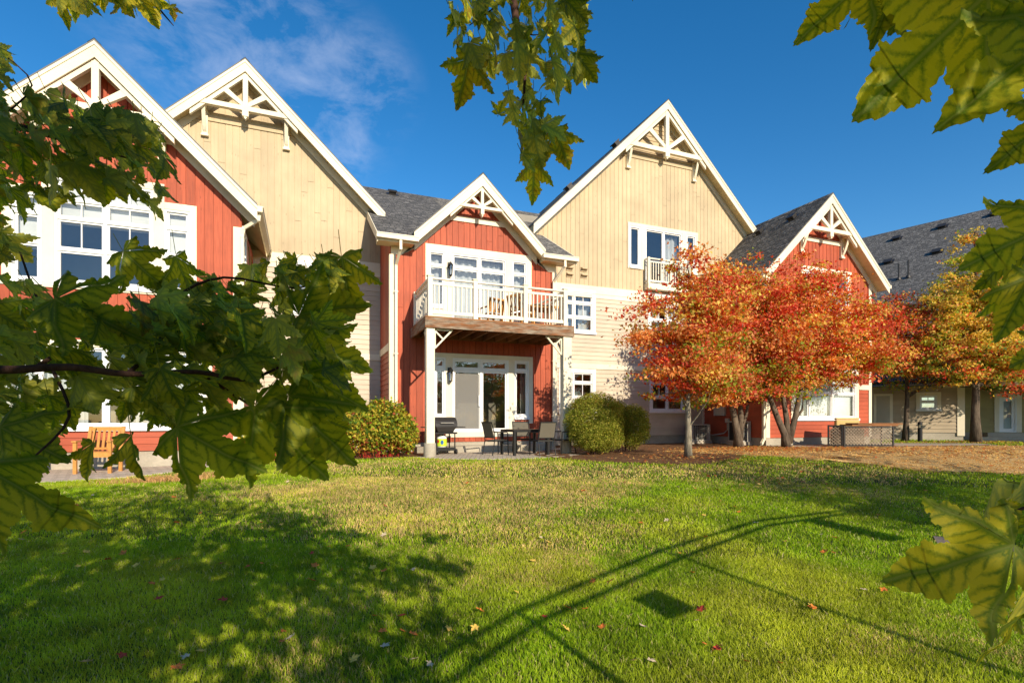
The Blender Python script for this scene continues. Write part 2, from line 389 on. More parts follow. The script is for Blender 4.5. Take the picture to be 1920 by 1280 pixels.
def laps(mb, wl, s0, s1, z0, z1, pitch=.165, holes=(), d1=.026, d0=.004):
    k = max(1, round((z1-z0)/pitch)); pitch = (z1-z0)/k
    zb = sorted({h[2] for h in holes} | {h[3] for h in holes}); sb = sorted({h[0] for h in holes} | {h[1] for h in holes})
    for i in range(k):
        a = z0+i*pitch; b = a+pitch
        zs = [a]+[z for z in zb if a+1e-5 < z < b-1e-5]+[b]
        # butt joints give each course several boards
        x = s0-random.random()*3.5; joints = []
        while x < s1: joints.append(x); x += 3.6
        ss = sorted({s0, s1} | {q for q in sb if s0 < q < s1} | {q for q in joints if s0+.2 < q < s1-.2})
        r = random.random()
        for p, q in zip(ss, ss[1:]):
            if any(abs(p-j) < 1e-6 for j in joints): r = random.random()
            for c, e in zip(zs, zs[1:]):
                m = ((p+q)/2, (c+e)/2)
                if any(h[0] < m[0] < h[1] and h[2] < m[1] < h[3] for h in holes): continue
                dc = d1+(d0-d1)*(c-a)/pitch; de = d1+(d0-d1)*(e-a)/pitch
                mb.face([wl(p, dc, c), wl(q, dc, c), wl(q, de, e), wl(p, de, e)], r=r)
                if c == a: mb.face([wl(p, 0, c), wl(q, 0, c), wl(q, dc, c), wl(p, dc, c)], r=r)
                mb.face([wl(p, dc, c), wl(p, -.02, c), wl(p, -.02, e), wl(p, de, e)], r=r)
def window(parent, wl, s0, s1, z0, z1, cols=(1,), rows=(1,), munt=None, inner='sheer', casing=.1, sill=True, label=None, glass=None, cas=None, fw=.05, sash=.045, door=False):
    """cols and rows: relative widths; munt: {(i,j):(nx,nz)}; returns the hole"""
    munt = munt or {}; f = MB(); g = MB()
    W_, H_ = s1-s0, z1-z0
    for a in ((s0, s0+fw, z0, z1), (s1-fw, s1, z0, z1), (s0+fw, s1-fw, z0, z0+fw), (s0+fw, s1-fw, z1-fw, z1)): f.wbox(wl, a[0], a[1], -.09, .035, a[2], a[3], .5)
    cs, rs = [s0+fw], [z0+fw]
    for c in cols: cs.append(cs[-1]+c/sum(cols)*(W_-2*fw))
    for r in rows: rs.append(rs[-1]+r/sum(rows)*(H_-2*fw))
    for x in cs[1:-1]: f.wbox(wl, x-.03, x+.03, -.085, .026, z0+fw, z1-fw, .5)
    for z in rs[1:-1]:
        for i in range(len(cols)):
            a = cs[i]+(.03 if i else 0); b = cs[i+1]-(.03 if i < len(cols)-1 else 0)
            f.wbox(wl, a, b, -.08, .018, z-.028, z+.028, .5)
    for i in range(len(cols)):
        for j in range(len(rows)):
            a = cs[i]+(.03 if i else 0); b = cs[i+1]-(.03 if i < len(cols)-1 else 0); c = rs[j]+(.028 if j else 0); d = rs[j+1]-(.028 if j < len(rows)-1 else 0)
            w_ = sash
            for q in ((a, a+w_, c, d), (b-w_, b, c, d), (a+w_, b-w_, c, c+w_), (a+w_, b-w_, d-w_, d)): f.wbox(wl, q[0], q[1], -.075, -.012, q[2], q[3], .5)
            nx, nz = munt.get((i, j), (1, 1))
            for k in range(1, nx):
                x = a+w_+(b-a-2*w_)*k/nx; f.wbox(wl, x-.012, x+.012, -.055, -.022, c+w_, d-w_, .5)
            for k in range(1, nz):
                z = c+w_+(d-c-2*w_)*k/nz; f.wbox(wl, a+w_, b-w_, -.053, -.024, z-.012, z+.012, .5)
            e = .006*random.uniform(-1, 1)
            g.face([wl(a+w_, -.045, c+w_), wl(b-w_, -.045+e*.3, c+w_), wl(b-w_, -.045+e, d-w_), wl(a+w_, -.045, d-w_)])
    fr = f.build('patio_door' if door else 'window', M_white, parent)
    if label: fr['label'] = label
    g.build('pane', glass or M_glass, fr)
    if casing:
        k = MB(); c = casing
        k.wbox(wl, s0-c, s0, -.02, .045, z0, z1, .5); k.wbox(wl, s1, s1+c, -.02, .045, z0, z1, .5)
        k.wbox(wl, s0-c, s1+c, -.02, .052, z1, z1+c*1.1, .5)
        k.build('casing', cas or M_trim, fr)
    if sill:
        k = MB(); k.wbox(wl, s0-casing-.02, s1+casing+.02, -.02, .085, z0-.09, z0, .5); k.build('sill', M_white, fr)
    def drape(a, b, lo, hi, amp=.035, dd=-.28):
        k = MB(); n = max(4, int((b-a)/.025)); ph = random.random()*6
        ps = [(a+(b-a)*i/n, dd+amp*math.sin(i*.75+ph+.6*math.sin(i*.21))) for i in range(n+1)]
        for (p, dp), (q, dq) in zip(ps, ps[1:]): k.face([wl(p, dp, lo), wl(q, dq, lo), wl(q, dq, hi), wl(p, dp, hi)], r=.5)
        o = k.build('curtain', M_curt, fr, True)
    if inner == 'sheer':
        drape(s0+.02, s0+W_*.40, z0+.02, z1-.02); drape(s0+W_*.60, s1-.02, z0+.02, z1-.02)
    elif inner == 'full': drape(s0+.02, s1-.02, z0+.02, z1-.05)
    elif inner == 'valance':
        drape(s0+.02, s1-.02, z1-H_*.38, z1-.02); drape(s0+.02, s0+W_*.25, z0+.02, z1-.03, dd=-.36)
    elif inner == 'side': drape(s1-W_*.35, s1-.02, z0+.02, z1-.02)
    elif isinstance(inner, tuple):
        k = MB(); k.wbox(wl, s0+.06, s1-.06, -.17, -.16, z1-H_*inner[1], z1-.05, .5); k.build('blind', M_blind, fr)
    c = max(casing-.03, 0) if casing else 0
    return (s0-c*.3, s1+c*.3, z0-.02, z1+c*.3)
def spanpx(px0, px1, Y): return wx(px0, Y), wx(px1, Y)
def rect(px0, px1, pxm, pyt, pyb, Y): return wx(px0, Y), wx(px1, Y), wz(pxm, pyb, Y), wz(pxm, pyt, Y)
def trimbox(parent, wl, items, name='trim_board', mat=None, d=.045):
    k = MB()
    for (a, b, c, e) in items: k.wbox(wl, a, b, -.02, d, c, e, .5)
    return k.build(name, mat or M_trim, parent)

# ------------------------------------------------------------------ gable roof with rake boards, slatted soffit, frieze and truss
def gable_roof(parent, cx, hw, zp, sl, yf, yb, yw, ext=None, frieze=True, gutters=(True, True)):
    e = {-1: hw, 1: hw}
    if ext: e.update(ext)
    K = math.sqrt(1+sl*sl)
    mb = MB()
    for sg in (-1, 1):
        h = e[sg]; A = (cx, zp); B = (cx+sg*h, zp-sl*h); t = .045
        y0 = yf-.05
        L = h*K
        f = [(A[0], y0, A[1]), (B[0], y0, B[1]), (B[0], yb, B[1]), (A[0], yb, A[1])]
        mb.face(f, uv=[(y0, L), (y0, 0), (yb, 0), (yb, L)])
        mb.face([(A[0], y0, A[1]), (A[0], y0, A[1]-t), (B[0], y0, B[1]-t), (B[0], y0, B[1])], uv=[(0, .02)]*4)
        mb.face([(B[0], y0, B[1]), (B[0], y0, B[1]-t), (B[0], yb, B[1]-t), (B[0], yb, B[1])], uv=[(0, .02)]*4)
    # ridge caps
    yy = yf-.05
    while yy < yb:
        for sg in (-1, 1):
            z1 = zp+.016; mb.face([(cx, yy, z1), (cx+sg*.13, yy, z1-sl*.13), (cx+sg*.13, yy+.21, z1-.006-sl*.13), (cx, yy+.21, z1-.006)], uv=[(yy*3, yy*5), (yy*3+.1, yy*5), (yy*3+.1, yy*5+.05), (yy*3, yy*5+.05)])
        yy += .2
    mb.build('roof', M_shingle, parent)
    dk = MB()
    for sg in (-1, 1):
        h = e[sg]-.02
        dk.prism_xz([(cx, zp-.05), (cx+sg*h, zp-sl*h-.05), (cx+sg*h, zp-sl*h-.26), (cx, zp-.26)], yf, yb, .4)
        if yw-yf > .2:
            n = int(h*K/.105)
            for i in range(n):
                a = h*i/n; b = a+h/n-.014
                dk.face([(cx+sg*a, yf+.01, zp-sl*a-.268), (cx+sg*b, yf+.01, zp-sl*b-.268), (cx+sg*b, yw, zp-sl*b-.268), (cx+sg*a, yw, zp-sl*a-.268)], r=random.random())
    dk.build('soffit', M_soffit, parent)
    fb = MB()
    for sg in (-1, 1):
        h = e[sg]
        fb.prism_xz([(cx, zp-.048), (cx+sg*h, zp-sl*h-.048), (cx+sg*h, zp-sl*h-.40), (cx, zp-.40)], yf-.035, yf-.002, .5)
        fb.prism_xz([(cx, zp-.048), (cx+sg*h, zp-sl*h-.048), (cx+sg*h, zp-sl*h-.13), (cx, zp-.13)], yf-.055, yf-.036, .6)
    fb.build('rake_board', M_trim, parent)
    if frieze:
        fz = MB()
        for sg in (-1, 1):
            h = e[sg]-.1
            fz.prism_xz([(cx, zp-.27), (cx+sg*h, zp-sl*h-.27), (cx+sg*h, zp-sl*h-.53), (cx, zp-.53)], yw-.06, yw-.024, .5)
        fz.build('frieze_board', M_trim, parent)
    for sg, on in zip((-1, 1), gutters):
        if on:
            gb = MB(); h = e[sg]; x = cx+sg*h; z = zp-sl*h
            gb.box(min(x, x+sg*.12), max(x, x+sg*.12), yf-.02, yb-.1, z-.19, z-.175); gb.box(min(x+sg*.105, x+sg*.12), max(x+sg*.105, x+sg*.12), yf-.02, yb-.1, z-.175, z-.05)
            gb.box(min(x, x+sg*.12), max(x, x+sg*.12), yf-.035, yf-.0201, z-.19, z-.05)
            gb.box(min(x+sg*.12, x+sg*.135), max(x+sg*.12, x+sg*.135), yf-.03, yb-.1, z-.075, z-.05)
            gb.build('gutter', M_trim, parent)
def truss(parent, cx, zp, sl, drop, yf, yw, brackets=True, hb=None, mw=.14, bandm=None):
    y0, y1 = yf+.01, yf+.13; zt = zp-drop
    hb = hb or (drop-.43)/sl+.12
    m = MB()
    for sg in (-1, 1):
        h = hb+.28
        m.prism_xz([(cx, zp-.405), (cx+sg*h, zp-.405-sl*h), (cx+sg*h, zp-.405-mw-sl*h), (cx, zp-.405-mw)], y0+.01, y1-.02, .5)
    m.box(cx-hb-.1, cx+hb+.1, y0-.012, y1+.01, zt-mw/2, zt+mw/2, .5)
    m.box(cx-mw/2, cx+mw/2, y0-.005, y1, zt+mw/2, zp-.48, .6)
    m.box(cx-mw*.62, cx+mw*.62, y0-.02, y1+.02, zt-mw/2-.17, zt-mw/2, .6)
    m.prism_xz([(cx-mw*.4, zt-mw/2-.17), (cx+mw*.4, zt-mw/2-.17), (cx, zt-mw/2-.26)], y0, y1, .5)
    for sg in (-1, 1):
        x2 = (drop-.5)*.52/sl; p = Vector((cx+sg*mw*.5, (y0+y1)/2, zt+mw*.45)); q = Vector((cx+sg*x2, (y0+y1)/2, zp-.5-sl*x2))
        m.beam(p, q, .10, mw*.8, up=(0, 1, 0), r=.5) if False else m.prism_xz([(p.x-0, p.z), (p.x+sg*mw*.1, p.z+0.0), (q.x+sg*mw*.45, q.z-mw*.45), (q.x-sg*mw*.35, q.z+mw*.35), (p.x, p.z+mw*.9)][::sg], y0+.015, y1-.015, .5)
    m.build('truss', M_trim, parent)
    # horizontal frieze on the wall behind
    f = MB(); hz = (drop+.02)/sl-.1
    f.box(cx-hz, cx+hz, yw-.055, yw-.023, zt-.36, zt-.20, .5); f.build('frieze_board', bandm or M_trim, parent)
    if brackets:
        for sg in (-1, 1):
            b = MB(); x = cx+sg*(hb-.05)
            b.box(x-.08, x+.08, yw-.10, yw-.024, zt-.80, zt-.05, .5); b.box(x-.10, x+.10, yw-.13, yw-.024, zt-.86, zt-.80, .5)
            b.box(x-.06, x+.06, y1, yw-.10, zt-.07, zt+.05, .5)
            pts = []; n = 6
            for i in range(n+1):
                a = i/n; pts.append((yw-.10+(y0+.1-(yw-.10))*a, zt-.70+.62*(a**1.4)))
            for (ya, za), (yb_, zb_) in zip(pts, pts[1:]):
                b.hexa([(x-.05, ya, za-.05), (x+.05, ya, za-.05), (x+.05, yb_, zb_-.05), (x-.05, yb_, zb_-.05), (x-.05, ya, za+.07), (x+.05, ya, za+.07), (x+.05, yb_, zb_+.07), (x-.05, yb_, zb_+.07)], .5)
            b.build('knee_bracket', M_trim, parent)
def downspout(parent, pts, w=.075):
    k = MB()
    for p, q in zip(pts, pts[1:]): k.beam(p, q, w, w*.85, up=(0, 1, .01), r=.5)
    for p in pts[1:-1]:
        k.box(p[0]-w*.52, p[0]+w*.52, p[1]-w*.5, p[1]+w*.5, p[2]-w*.5, p[2]+w*.5, .5)
    a, b = Vector(pts[-2]), Vector(pts[-1])
    ds = k.build('downspout', M_trim, parent)
    st = MB()
    if abs(a.z-b.z) > 2:
        for i in range(3):
            z = a.z+(b.z-a.z)*(.15+.35*i); st.box(a.x-w*.75, a.x+w*.75, a.y-w*.55, a.y+w*.5, z-.02, z+.02, .5)
        st.build('strap', M_trim, ds)
def roof_vent(parent, p, ndir, sl, w=.34):
    """box vent on a roof slope: p on the surface, ndir (x,y) horizontal up-slope direction"""
    u = Vector((ndir[0], ndir[1], 0)).normalized(); up = (u+Vector((0, 0, sl))).normalized(); sd = Vector((-u.y, u.x, 0)); n = sd.cross(up); n = n if n.z > 0 else -n
    k = MB(); c = Vector(p)
    def box(a0, a1, b0, b1, c0, c1):
        q = [c+sd*a+up*b+n*d for d in (c0, c1) for a, b in ((a0, b0), (a1, b0), (a1, b1), (a0, b1))]; k.hexa(q, .4)
    box(-w*.7, w*.7, -w*.6, w*.6, .0, .02); box(-w*.4, w*.4, -w*.3, w*.35, .02, .12); box(-w*.5, w*.5, -w*.42, w*.42, .12, .17)
    k.build('roof_vent', M_dark, parent)

SL = .97
M_scr = NM('woven_screen'); M_scr.t.nodes.remove(M_scr.b); _a = M_scr.n('ShaderNodeBsdfTransparent'); _b = M_scr.n('ShaderNodeBsdfDiffuse'); _b.inputs[0].default_value = (.30, .29, .27, 1); _m = M_scr.n('ShaderNodeMixShader'); _m.inputs[0].default_value = .45; M_scr.l(_a.outputs[0], _m.inputs[1]); M_scr.l(_b.outputs[0], _m.inputs[2]); M_scr.l(_m.outputs[0], M_scr.out.inputs['Surface']); M_scr = M_scr.m
GRD = .57
# ================================================================== 1. left red gabled house
Y1, F1 = 14.9, 14.42
pk = P(178, 75, F1); C1, Z1 = pk.x, pk.z
XR1 = wx(451, Y1); HW1 = XR1-C1; XL1 = C1-HW1
h1 = root('town_house', 'red gabled house at the left edge, behind the leafy branches', 'house', (C1, Y1, .44), 'row of gabled town houses')
w1 = wall(0, Y1)
top1 = lambda x: Z1-.2-SL*abs(x-C1)
ze1 = P(485, 388, F1).z
zband1 = wz(430, 637, Y1)
hA = rect(109, 284, 196, 348, 536, Y1); holes1 = []
zs1 = wz(196, 536, Y1); zt1 = wz(196, 345, Y1)
mid1 = (wx(103, Y1), wx(288, Y1)); 
holes1.append(window(h1, w1, mid1[0], mid1[1], zs1, zt1, (1, 1), (.92, .92, .56, .55), {(0, 1): (2, 1), (1, 1): (2, 1), (0, 2): (2, 1), (1, 2): (2, 1), (0, 3): (2, 1), (1, 3): (2, 1)}, inner=('b', .42), label='wide four-row window under the left gable', casing=.0))
zr = (wz(335, 547, Y1), wz(335, 396, Y1))
sr = (wx(309, Y1), wx(357, Y1)); slf = (2*((mid1[0]+mid1[1])/2)-sr[1], 2*((mid1[0]+mid1[1])/2)-sr[0])
for (a, b) in (slf, sr):
    holes1.append(window(h1, w1, a, b, zs1, zr[1], (1,), (1.1, .9, .55), inner=('b', .62), casing=.0, label='narrow side window with a white blind'))
zg = wz(280, 800, Y1); ztg = wz(280, 655, Y1)
holes1.append(window(h1, w1, mid1[0]-1.1, mid1[1]+1.1, zg, ztg, (.8, 1.3, 1.3, .8), (1, .9, .45), {(1, 2): (2, 1), (2, 2): (2, 1), (1, 1): (2, 1), (2, 1): (2, 1)}, inner='sheer', casing=.14, label='wide ground floor window behind the branches'))
k = MB(); boards(k, w1, XL1, XR1, zband1+.2, top1, .2, holes1, peaks=(C1,), gap=.02); k.build('board_siding', M_red_v, h1)
k = MB(); laps(k, w1, XL1, XR1, .84, zband1, .165, holes1); k.wbox(w1, XL1, XR1, -.15, -.11, .84, .9); k.build('lap_siding', M_red_h, h1)
trimbox(h1, w1, [(XL1, XR1, zband1, zband1+.2), (XR1-.16, XR1+.045, .84, ze1-.42), (XL1-.045, XL1+.16, .84, ze1-.42)])
# broad casings round the upper window group
a = slf[0]-.16; b = sr[1]+.14
trimbox(h1, w1, [(a, slf[0], zs1, zr[1]), (slf[1], mid1[0], zs1, zt1+.0), (mid1[1], sr[0], zs1, zt1+.0), (sr[1], b, zs1, zr[1]), (a, slf[1]-.002, zr[1], zr[1]+.16), (sr[0]+.002, b, zr[1], zr[1]+.16), (slf[1], sr[0], zt1, zt1+.17), (a-.03, b+.03, zs1-.13, zs1)], d=.05, name='window_surround')
gable_roof(h1, C1, HW1+.42, Z1, SL, F1, 25, Y1)
truss(h1, C1, Z1, SL, 1.52, F1, Y1)
ws1 = wall(XR1, Y1, 0, 1)     # right side wall, faces +x
hs_ = [window(h1, ws1, .5, 1.05, wz(452, 520, Y1)+.1, wz(452, 425, Y1), (1,), (1,), inner=None, casing=.08, label='narrow window on the side wall')]
k = MB(); boards(k, ws1, 0, 3.3, zband1+.2, lambda s: ze1-.15, .2, hs_, gap=.02); k.build('board_siding', M_red_v, h1)
k = MB(); laps(k, ws1, 0, 3.3, .84, zband1, .165); k.build('lap_siding', M_red_h, h1)
trimbox(h1, ws1, [(.0, .14, .84, ze1-.4), (.141, 3.3, zband1, zband1+.2)])
k = MB(); k.box(XL1+.02, XR1-.02, Y1+.02, Y1+3.2, .2, .84); k.build('foundation', M_conc, h1)
k = MB(); k.box(XL1+.2, XR1-.2, Y1+2.2, Y1+2.3, .84, 7); k.box(XL1+.2, XR1-.2, Y1+.3, Y1+2.2, wz(400, 637, Y1)-.1, wz(400, 637, Y1)+.1); k.box(XL1-.0, XL1+.1, Y1+.03, Y1+9, .84, 6.5); k.build('inner_wall', M_int, h1)
xs, zs_ = C1+HW1+.42, Z1-SL*(HW1+.42)
downspout(h1, [(xs+.05, F1+.1, zs_-.15), (xs+.02, F1+.12, zs_-.34), (XR1+.09, Y1-.13, zs_-.52), (XR1+.05, Y1-.10, zs_-.72), (XR1+.05, Y1-.10, .75)])
h1b = None

# ================================================================== 2. left tan gabled house
Y2, F2 = 18.2, 17.72
pk = P(460, 110, F2); C2, Z2 = pk.x, pk.z
pr = P(722, 397, F2); HW2 = pr.x-C2; SL2 = (Z2-pr.z)/HW2
h2 = root('town_house', 'tan gabled house between the red house and the balcony section', 'house', (C2, Y2, .5), 'row of gabled town houses')
w2 = wall(0, Y2); x0, x1 = XR1-1.0, 2.46
ZB = (6.55, 6.85); ZL = (3.57, 3.77)
holes2 = []
a = rect(553, 646, 600, 500, 590, Y2)
holes2.append(window(h2, w2, a[0], a[1], a[2], a[3], (1, 1), (1, .42), {(0, 1): (2, 1), (1, 1): (2, 1), (0, 0): (1, 2), (1, 0): (1, 2)}, casing=.1, cas=M_white, label='square middle floor window half hidden by leaves'))
a = rect(553, 646, 600, 694, 790, Y2)
holes2.append(window(h2, w2, a[0], a[1], a[2], a[3], (1, 1), (1, .42), {(0, 1): (2, 1), (1, 1): (2, 1)}, casing=.1, cas=M_white, label='ground floor window behind the leaves'))
top2 = lambda x: Z2-.2-SL2*abs(x-C2)
k = MB(); boards(k, w2, x0-1.5, x1, ZB[1], top2, .2, (), peaks=(C2,)); k.build('board_siding', M_tan_v, h2)
k = MB(); laps(k, w2, x0, x1, ZL[1], ZB[0], .165, holes2); laps(k, w2, x0, x1, .95, ZL[0], .165, holes2); k.build('lap_siding', M_lap, h2)
trimbox(h2, w2, [(x0, x1, *ZB), (x0, x1, *ZL)])
trimbox(h2, w2, [(x0, x1, ZB[0]-.16, ZB[0])], d=.03)
gable_roof(h2, C2, HW2, Z2, SL2, F2, 27, Y2, ext={-1: 4.2}, gutters=(False, False))
truss(h2, C2, Z2, SL2, 1.5, F2, Y2, hb=1.18, bandm=M_tan_v)
k = MB(); k.box(x0, x1, Y2+.02, Y2+.4, .3, .95); k.build('foundation', M_conc, h2)
k = MB(); k.box(x0+.1, x1+.6, Y2+2.2, Y2+2.3, .9, 9); k.box(x0, x1, Y2+.3, Y2+2.2, 3.5, 3.7); k.build('inner_wall', M_int, h2)

# ================================================================== 3. red bay section with balcony
Y3, F3 = 16.0, 15.52
BX0, BX1 = 2.42, 7.92
pk = P(905, 325, F3); C3, Z3 = pk.x, pk.z; HW3 = 2.14
h3 = root('town_house', 'red middle section carrying the white railed balcony', 'house', (C3, Y3, .57), 'row of gabled town houses')
w3 = wall(0, Y3); EV = 6.98
top3 = lambda x: max(EV-.16, Z3-.2-SL*abs(x-C3)) if abs(x-C3) < HW3+.2 else EV-.16
holes3 = []
DK = 4.35                                     # deck top
def r3(px0, px1, pxm, pyt, pyb): return rect(px0, px1, pxm, pyt, pyb, Y3)
zt = wz(800, 466, Y3)-.02
for (p0, p1, kind) in ((804, 833, 'v'), (960, 987, 'v')):
    X0, X1 = wx(p0, Y3), wx(p1, Y3)
    holes3.append(window(h3, w3, X0, X1, DK+.75, zt-.05, (1,), (1.35, .42), inner='full', casing=0, fw=.035, sash=.032, label='tall sidelight beside the balcony door'))
X0, X1 = wx(847, Y3), wx(948, Y3)
holes3.append(window(h3, w3, X0, X1, DK+.03, zt-.05, (1, 1), (2.05, .40), {}, inner='full', casing=0, sill=False, label='balcony sliding door with white curtains', door=True, sash=.045, fw=.04))
grp3 = (wx(799, Y3), wx(994, Y3))
# ground floor group
zt0 = wz(900, 675, Y3)+.03; zth = 1.195
for (p0, p1, lab) in ((814, 835, 'left sidelight of the patio door'), (964, 991, 'right sidelight of the patio door')):
    X0, X1 = wx(p0, Y3), wx(p1, Y3)
    holes3.append(window(h3, w3, X0, X1, wz(975, 781, Y3), zt0, (1,), (1.75, .33), inner='side' if p0 > 900 else None, casing=0, label=lab, glass=M_glass2))
X0, X1 = wx(848, Y3), wx(953, Y3)
holes3.append(window(h3, w3, X0, X1, zth, zt0, (1, 1), (2.05, .33), inner=None, casing=0, sill=False, label='patio sliding door mirroring the autumn trees', glass=M_glass2, door=True, sash=.055))
dr = MB(); xm = (X0+X1)/2
dr.box(xm-.09, xm-.03, Y3-.05, Y3-.02, 2.0, 2.35); dr.build('door_handle', M_white, h3)
k = MB(); k.box(wx(858, Y3)-.1, wx(880, Y3)-.05, Y3+.25, Y3+.3, 1.2, wz(870, 766, Y3)); k.build('leaning_board', M_blind, h3)
k = MB(); k.box(X0+.09, xm-.05, Y3+.008, Y3+.012, zth+.09, zt0-.48); k.build('insect_screen', M_scr, h3)
holes3b = holes3
k = MB(); boards(k, w3, BX0, BX1, .88, top3, .19, holes3, peaks=(C3, C3-HW3-.2, C3+HW3+.2), gap=.02); k.build('board_siding', M_red_v, h3)
# surrounds
zb3 = (zt-.02, zt+.17)
g0, g1 = grp3
it = [(g0-.03, g1+.03, zb3[0], zb3[1]), (g0-.03, wx(804, Y3), DK, zb3[0]), (wx(833, Y3), wx(847, Y3), DK, zb3[0]), (wx(948, Y3), wx(960, Y3), DK, zb3[0]), (wx(987, Y3), g1+.03, DK, zb3[0]),
      (wx(804, Y3), wx(833, Y3), zt-.05, zb3[0]), (wx(847, Y3), wx(948, Y3), zt-.05, zb3[0]), (wx(960, Y3), wx(987, Y3), zt-.05, zb3[0]), (wx(804, Y3), wx(833, Y3), DK, DK+.66), (wx(960, Y3), wx(987, Y3), DK, DK+.66)]
trimbox(h3, w3, it, 'window_surround', d=.05)
q0, q1 = wx(808, Y3), wx(998, Y3); zl3 = wz(975, 790, Y3)
it = [(q0-.1, q1, zt0, zt0+.14), (wx(835, Y3), wx(848, Y3), zth, zt0), (wx(953, Y3), wx(964, Y3), zth, zt0), (wx(991, Y3), q1, zl3, zt0), (q0-.1, wx(814, Y3), zl3, zt0), (wx(835, Y3), wx(964, Y3), zth-.17, zth), (wx(964, Y3), q1, zl3-.06, zl3), (wx(814, Y3), wx(835, Y3), zl3-.06, zl3)]
trimbox(h3, w3, it, 'window_surround', d=.05)
# corner boards, frieze under the eaves
trimbox(h3, w3, [(BX0-.045, BX0+.14, .88, EV-.45), (BX1-.14, BX1+.03, .88, EV-.45)])
fz = MB()
for sg in (-1, 1):
    xe = BX0 if sg < 0 else BX1; xi = C3+sg*(HW3-.12); zi = Z3-SL*(HW3-.12)-.5
    xj = C3+sg*(HW3+.30)
    fz.prism_xz([(xe, EV-.14), (C3+sg*HW3*.93, EV-.14), (C3+sg*HW3*.93, zb3[1]), (xi, zb3[0]), (xj, EV-.44), (xe, EV-.44)], Y3-.052, Y3-.024, .5)
fz.build('frieze_board', M_trim, h3)
# left side wall of the bay
ws3 = wall(BX0, Y2, 0, -1)
k = MB(); boards(k, ws3, 0, Y2-Y3, 3.9, lambda s: EV-.1+(Y2-Y3-s)*.6, .2, (), gap=.02); k.build('board_siding', M_red_v, h3)
k = MB(); laps(k, ws3, 0, Y2-Y3, .88, 3.68, .165); k.build('lap_siding', M_red_h, h3)
trimbox(h3, ws3, [(0, Y2-Y3-.16, 3.68, 3.9), (Y2-Y3-.15, Y2-Y3, .88, EV-.45)])
k = MB(); k.box(BX1-.1, BX1, Y3+.03, Y2, .57, EV); k.build('side_wall', M_red_h, h3)
# shed roof behind the gable
rs, ry0, ry1 = .6, 15.5, 22.8
rx0, rx1 = 1.98, 8.43
def shed(x0_, x1_, xa, xb):
    L = (ry1-ry0)*math.sqrt(1+rs*rs); z0, z1 = EV, EV+rs*(ry1-ry0)
    sh.face([(x0_, ry0, z0), (x1_, ry0, z0), (xb, ry1, z1), (xa, ry1, z1)], uv=[(x0_, 0), (x1_, 0), (xb, L), (xa, L)])
    sh.face([(x0_, ry0, z0-.04), (x1_, ry0, z0-.04), (x1_, ry0, z0), (x0_, ry0, z0)], uv=[(0, .02)]*4)
sh = MB(); ZR = EV+rs*(ry1-ry0); kk = math.sqrt(1+rs*rs)
yv = ry0+(Z3-EV)/rs; yw_ = Y2
def sp(x, y): return (x, y, EV+rs*(y-ry0))
def suv(x, y): return (x, (y-ry0)*kk)
for (xo, xf, sg) in ((rx0, rx0-4, -1), (rx1, rx1+4, 1)):
    pl = [(xo, ry0), (C3+sg*HW3, ry0), (C3, yv), (C3, ry1), (xf, ry1), (xf, yw_+.01), (xo, yw_+.01)]
    for tri in ((0, 1, 2, 6), (6, 2, 3), (6, 3, 4, 5)):
        sh.face([sp(*pl[i]) for i in tri], uv=[suv(*pl[i]) for i in tri])
    sh.face([(xo, ry0, EV-.04), (C3+sg*HW3, ry0, EV-.04), (C3+sg*HW3, ry0, EV), (xo, ry0, EV)], uv=[(0, .02)]*4)
sh.face([(rx0-4, ry1, EV+rs*(ry1-ry0)), (rx1+4, ry1, EV+rs*(ry1-ry0)), (rx1+4, ry1+7, EV), (rx0-4, ry1+7, EV)], uv=[(0, 8), (14, 8), (14, 0), (0, 0)])
sh.build('roof', M_shingle, h3)
k = MB()
zE = EV-.05
for (a, b) in ((rx0, C3-HW3+.02), (C3+HW3-.02, rx1)):
    k.hexa([(a+.02, ry0+.02, zE-.15), (b, ry0+.02, zE-.15), (b, Y3+.05, zE-.15), (a+.02, Y3+.05, zE-.15), (a+.02, ry0+.02, zE), (b, ry0+.02, zE), (b, Y3+.05, zE+.3), (a+.02, Y3+.05, zE+.3)], .5)
k.hexa([(rx0+.01, ry0+.03, zE-.15), (BX0, ry0+.03, zE-.15), (BX0, Y2, zE-.15+rs*2.65), (rx0+.01, Y2, zE-.15+rs*2.65), (rx0+.01, ry0+.03, zE), (BX0, ry0+.03, zE), (BX0, Y2, zE+rs*2.65), (rx0+.01, Y2, zE+rs*2.65)], .5)
k.hexa([(BX1, ry0+.03, zE-.15), (rx1-.01, ry0+.03, zE-.15), (rx1-.01, Y2, zE-.15+rs*2.65), (BX1, Y2, zE-.15+rs*2.65), (BX1, ry0+.03, zE), (rx1-.01, ry0+.03, zE), (rx1-.01, Y2, zE+rs*2.65), (BX1, Y2, zE+rs*2.65)], .5)
k.build('soffit', M_soffit, h3)
k = MB()
for (xx, s_) in ((rx0, -1), (rx1, 1)):
    a, b = (xx-.025, xx) if s_ < 0 else (xx, xx+.025)
    k.hexa([(a, ry0, EV-.26), (b, ry0, EV-.26), (b, Y2, EV-.26+rs*2.7), (a, Y2, EV-.26+rs*2.7), (a, ry0, EV-.0), (b, ry0, EV), (b, Y2, EV+rs*2.7), (a, Y2, EV+rs*2.7)], .5)
k.build('rake_board', M_trim, h3)
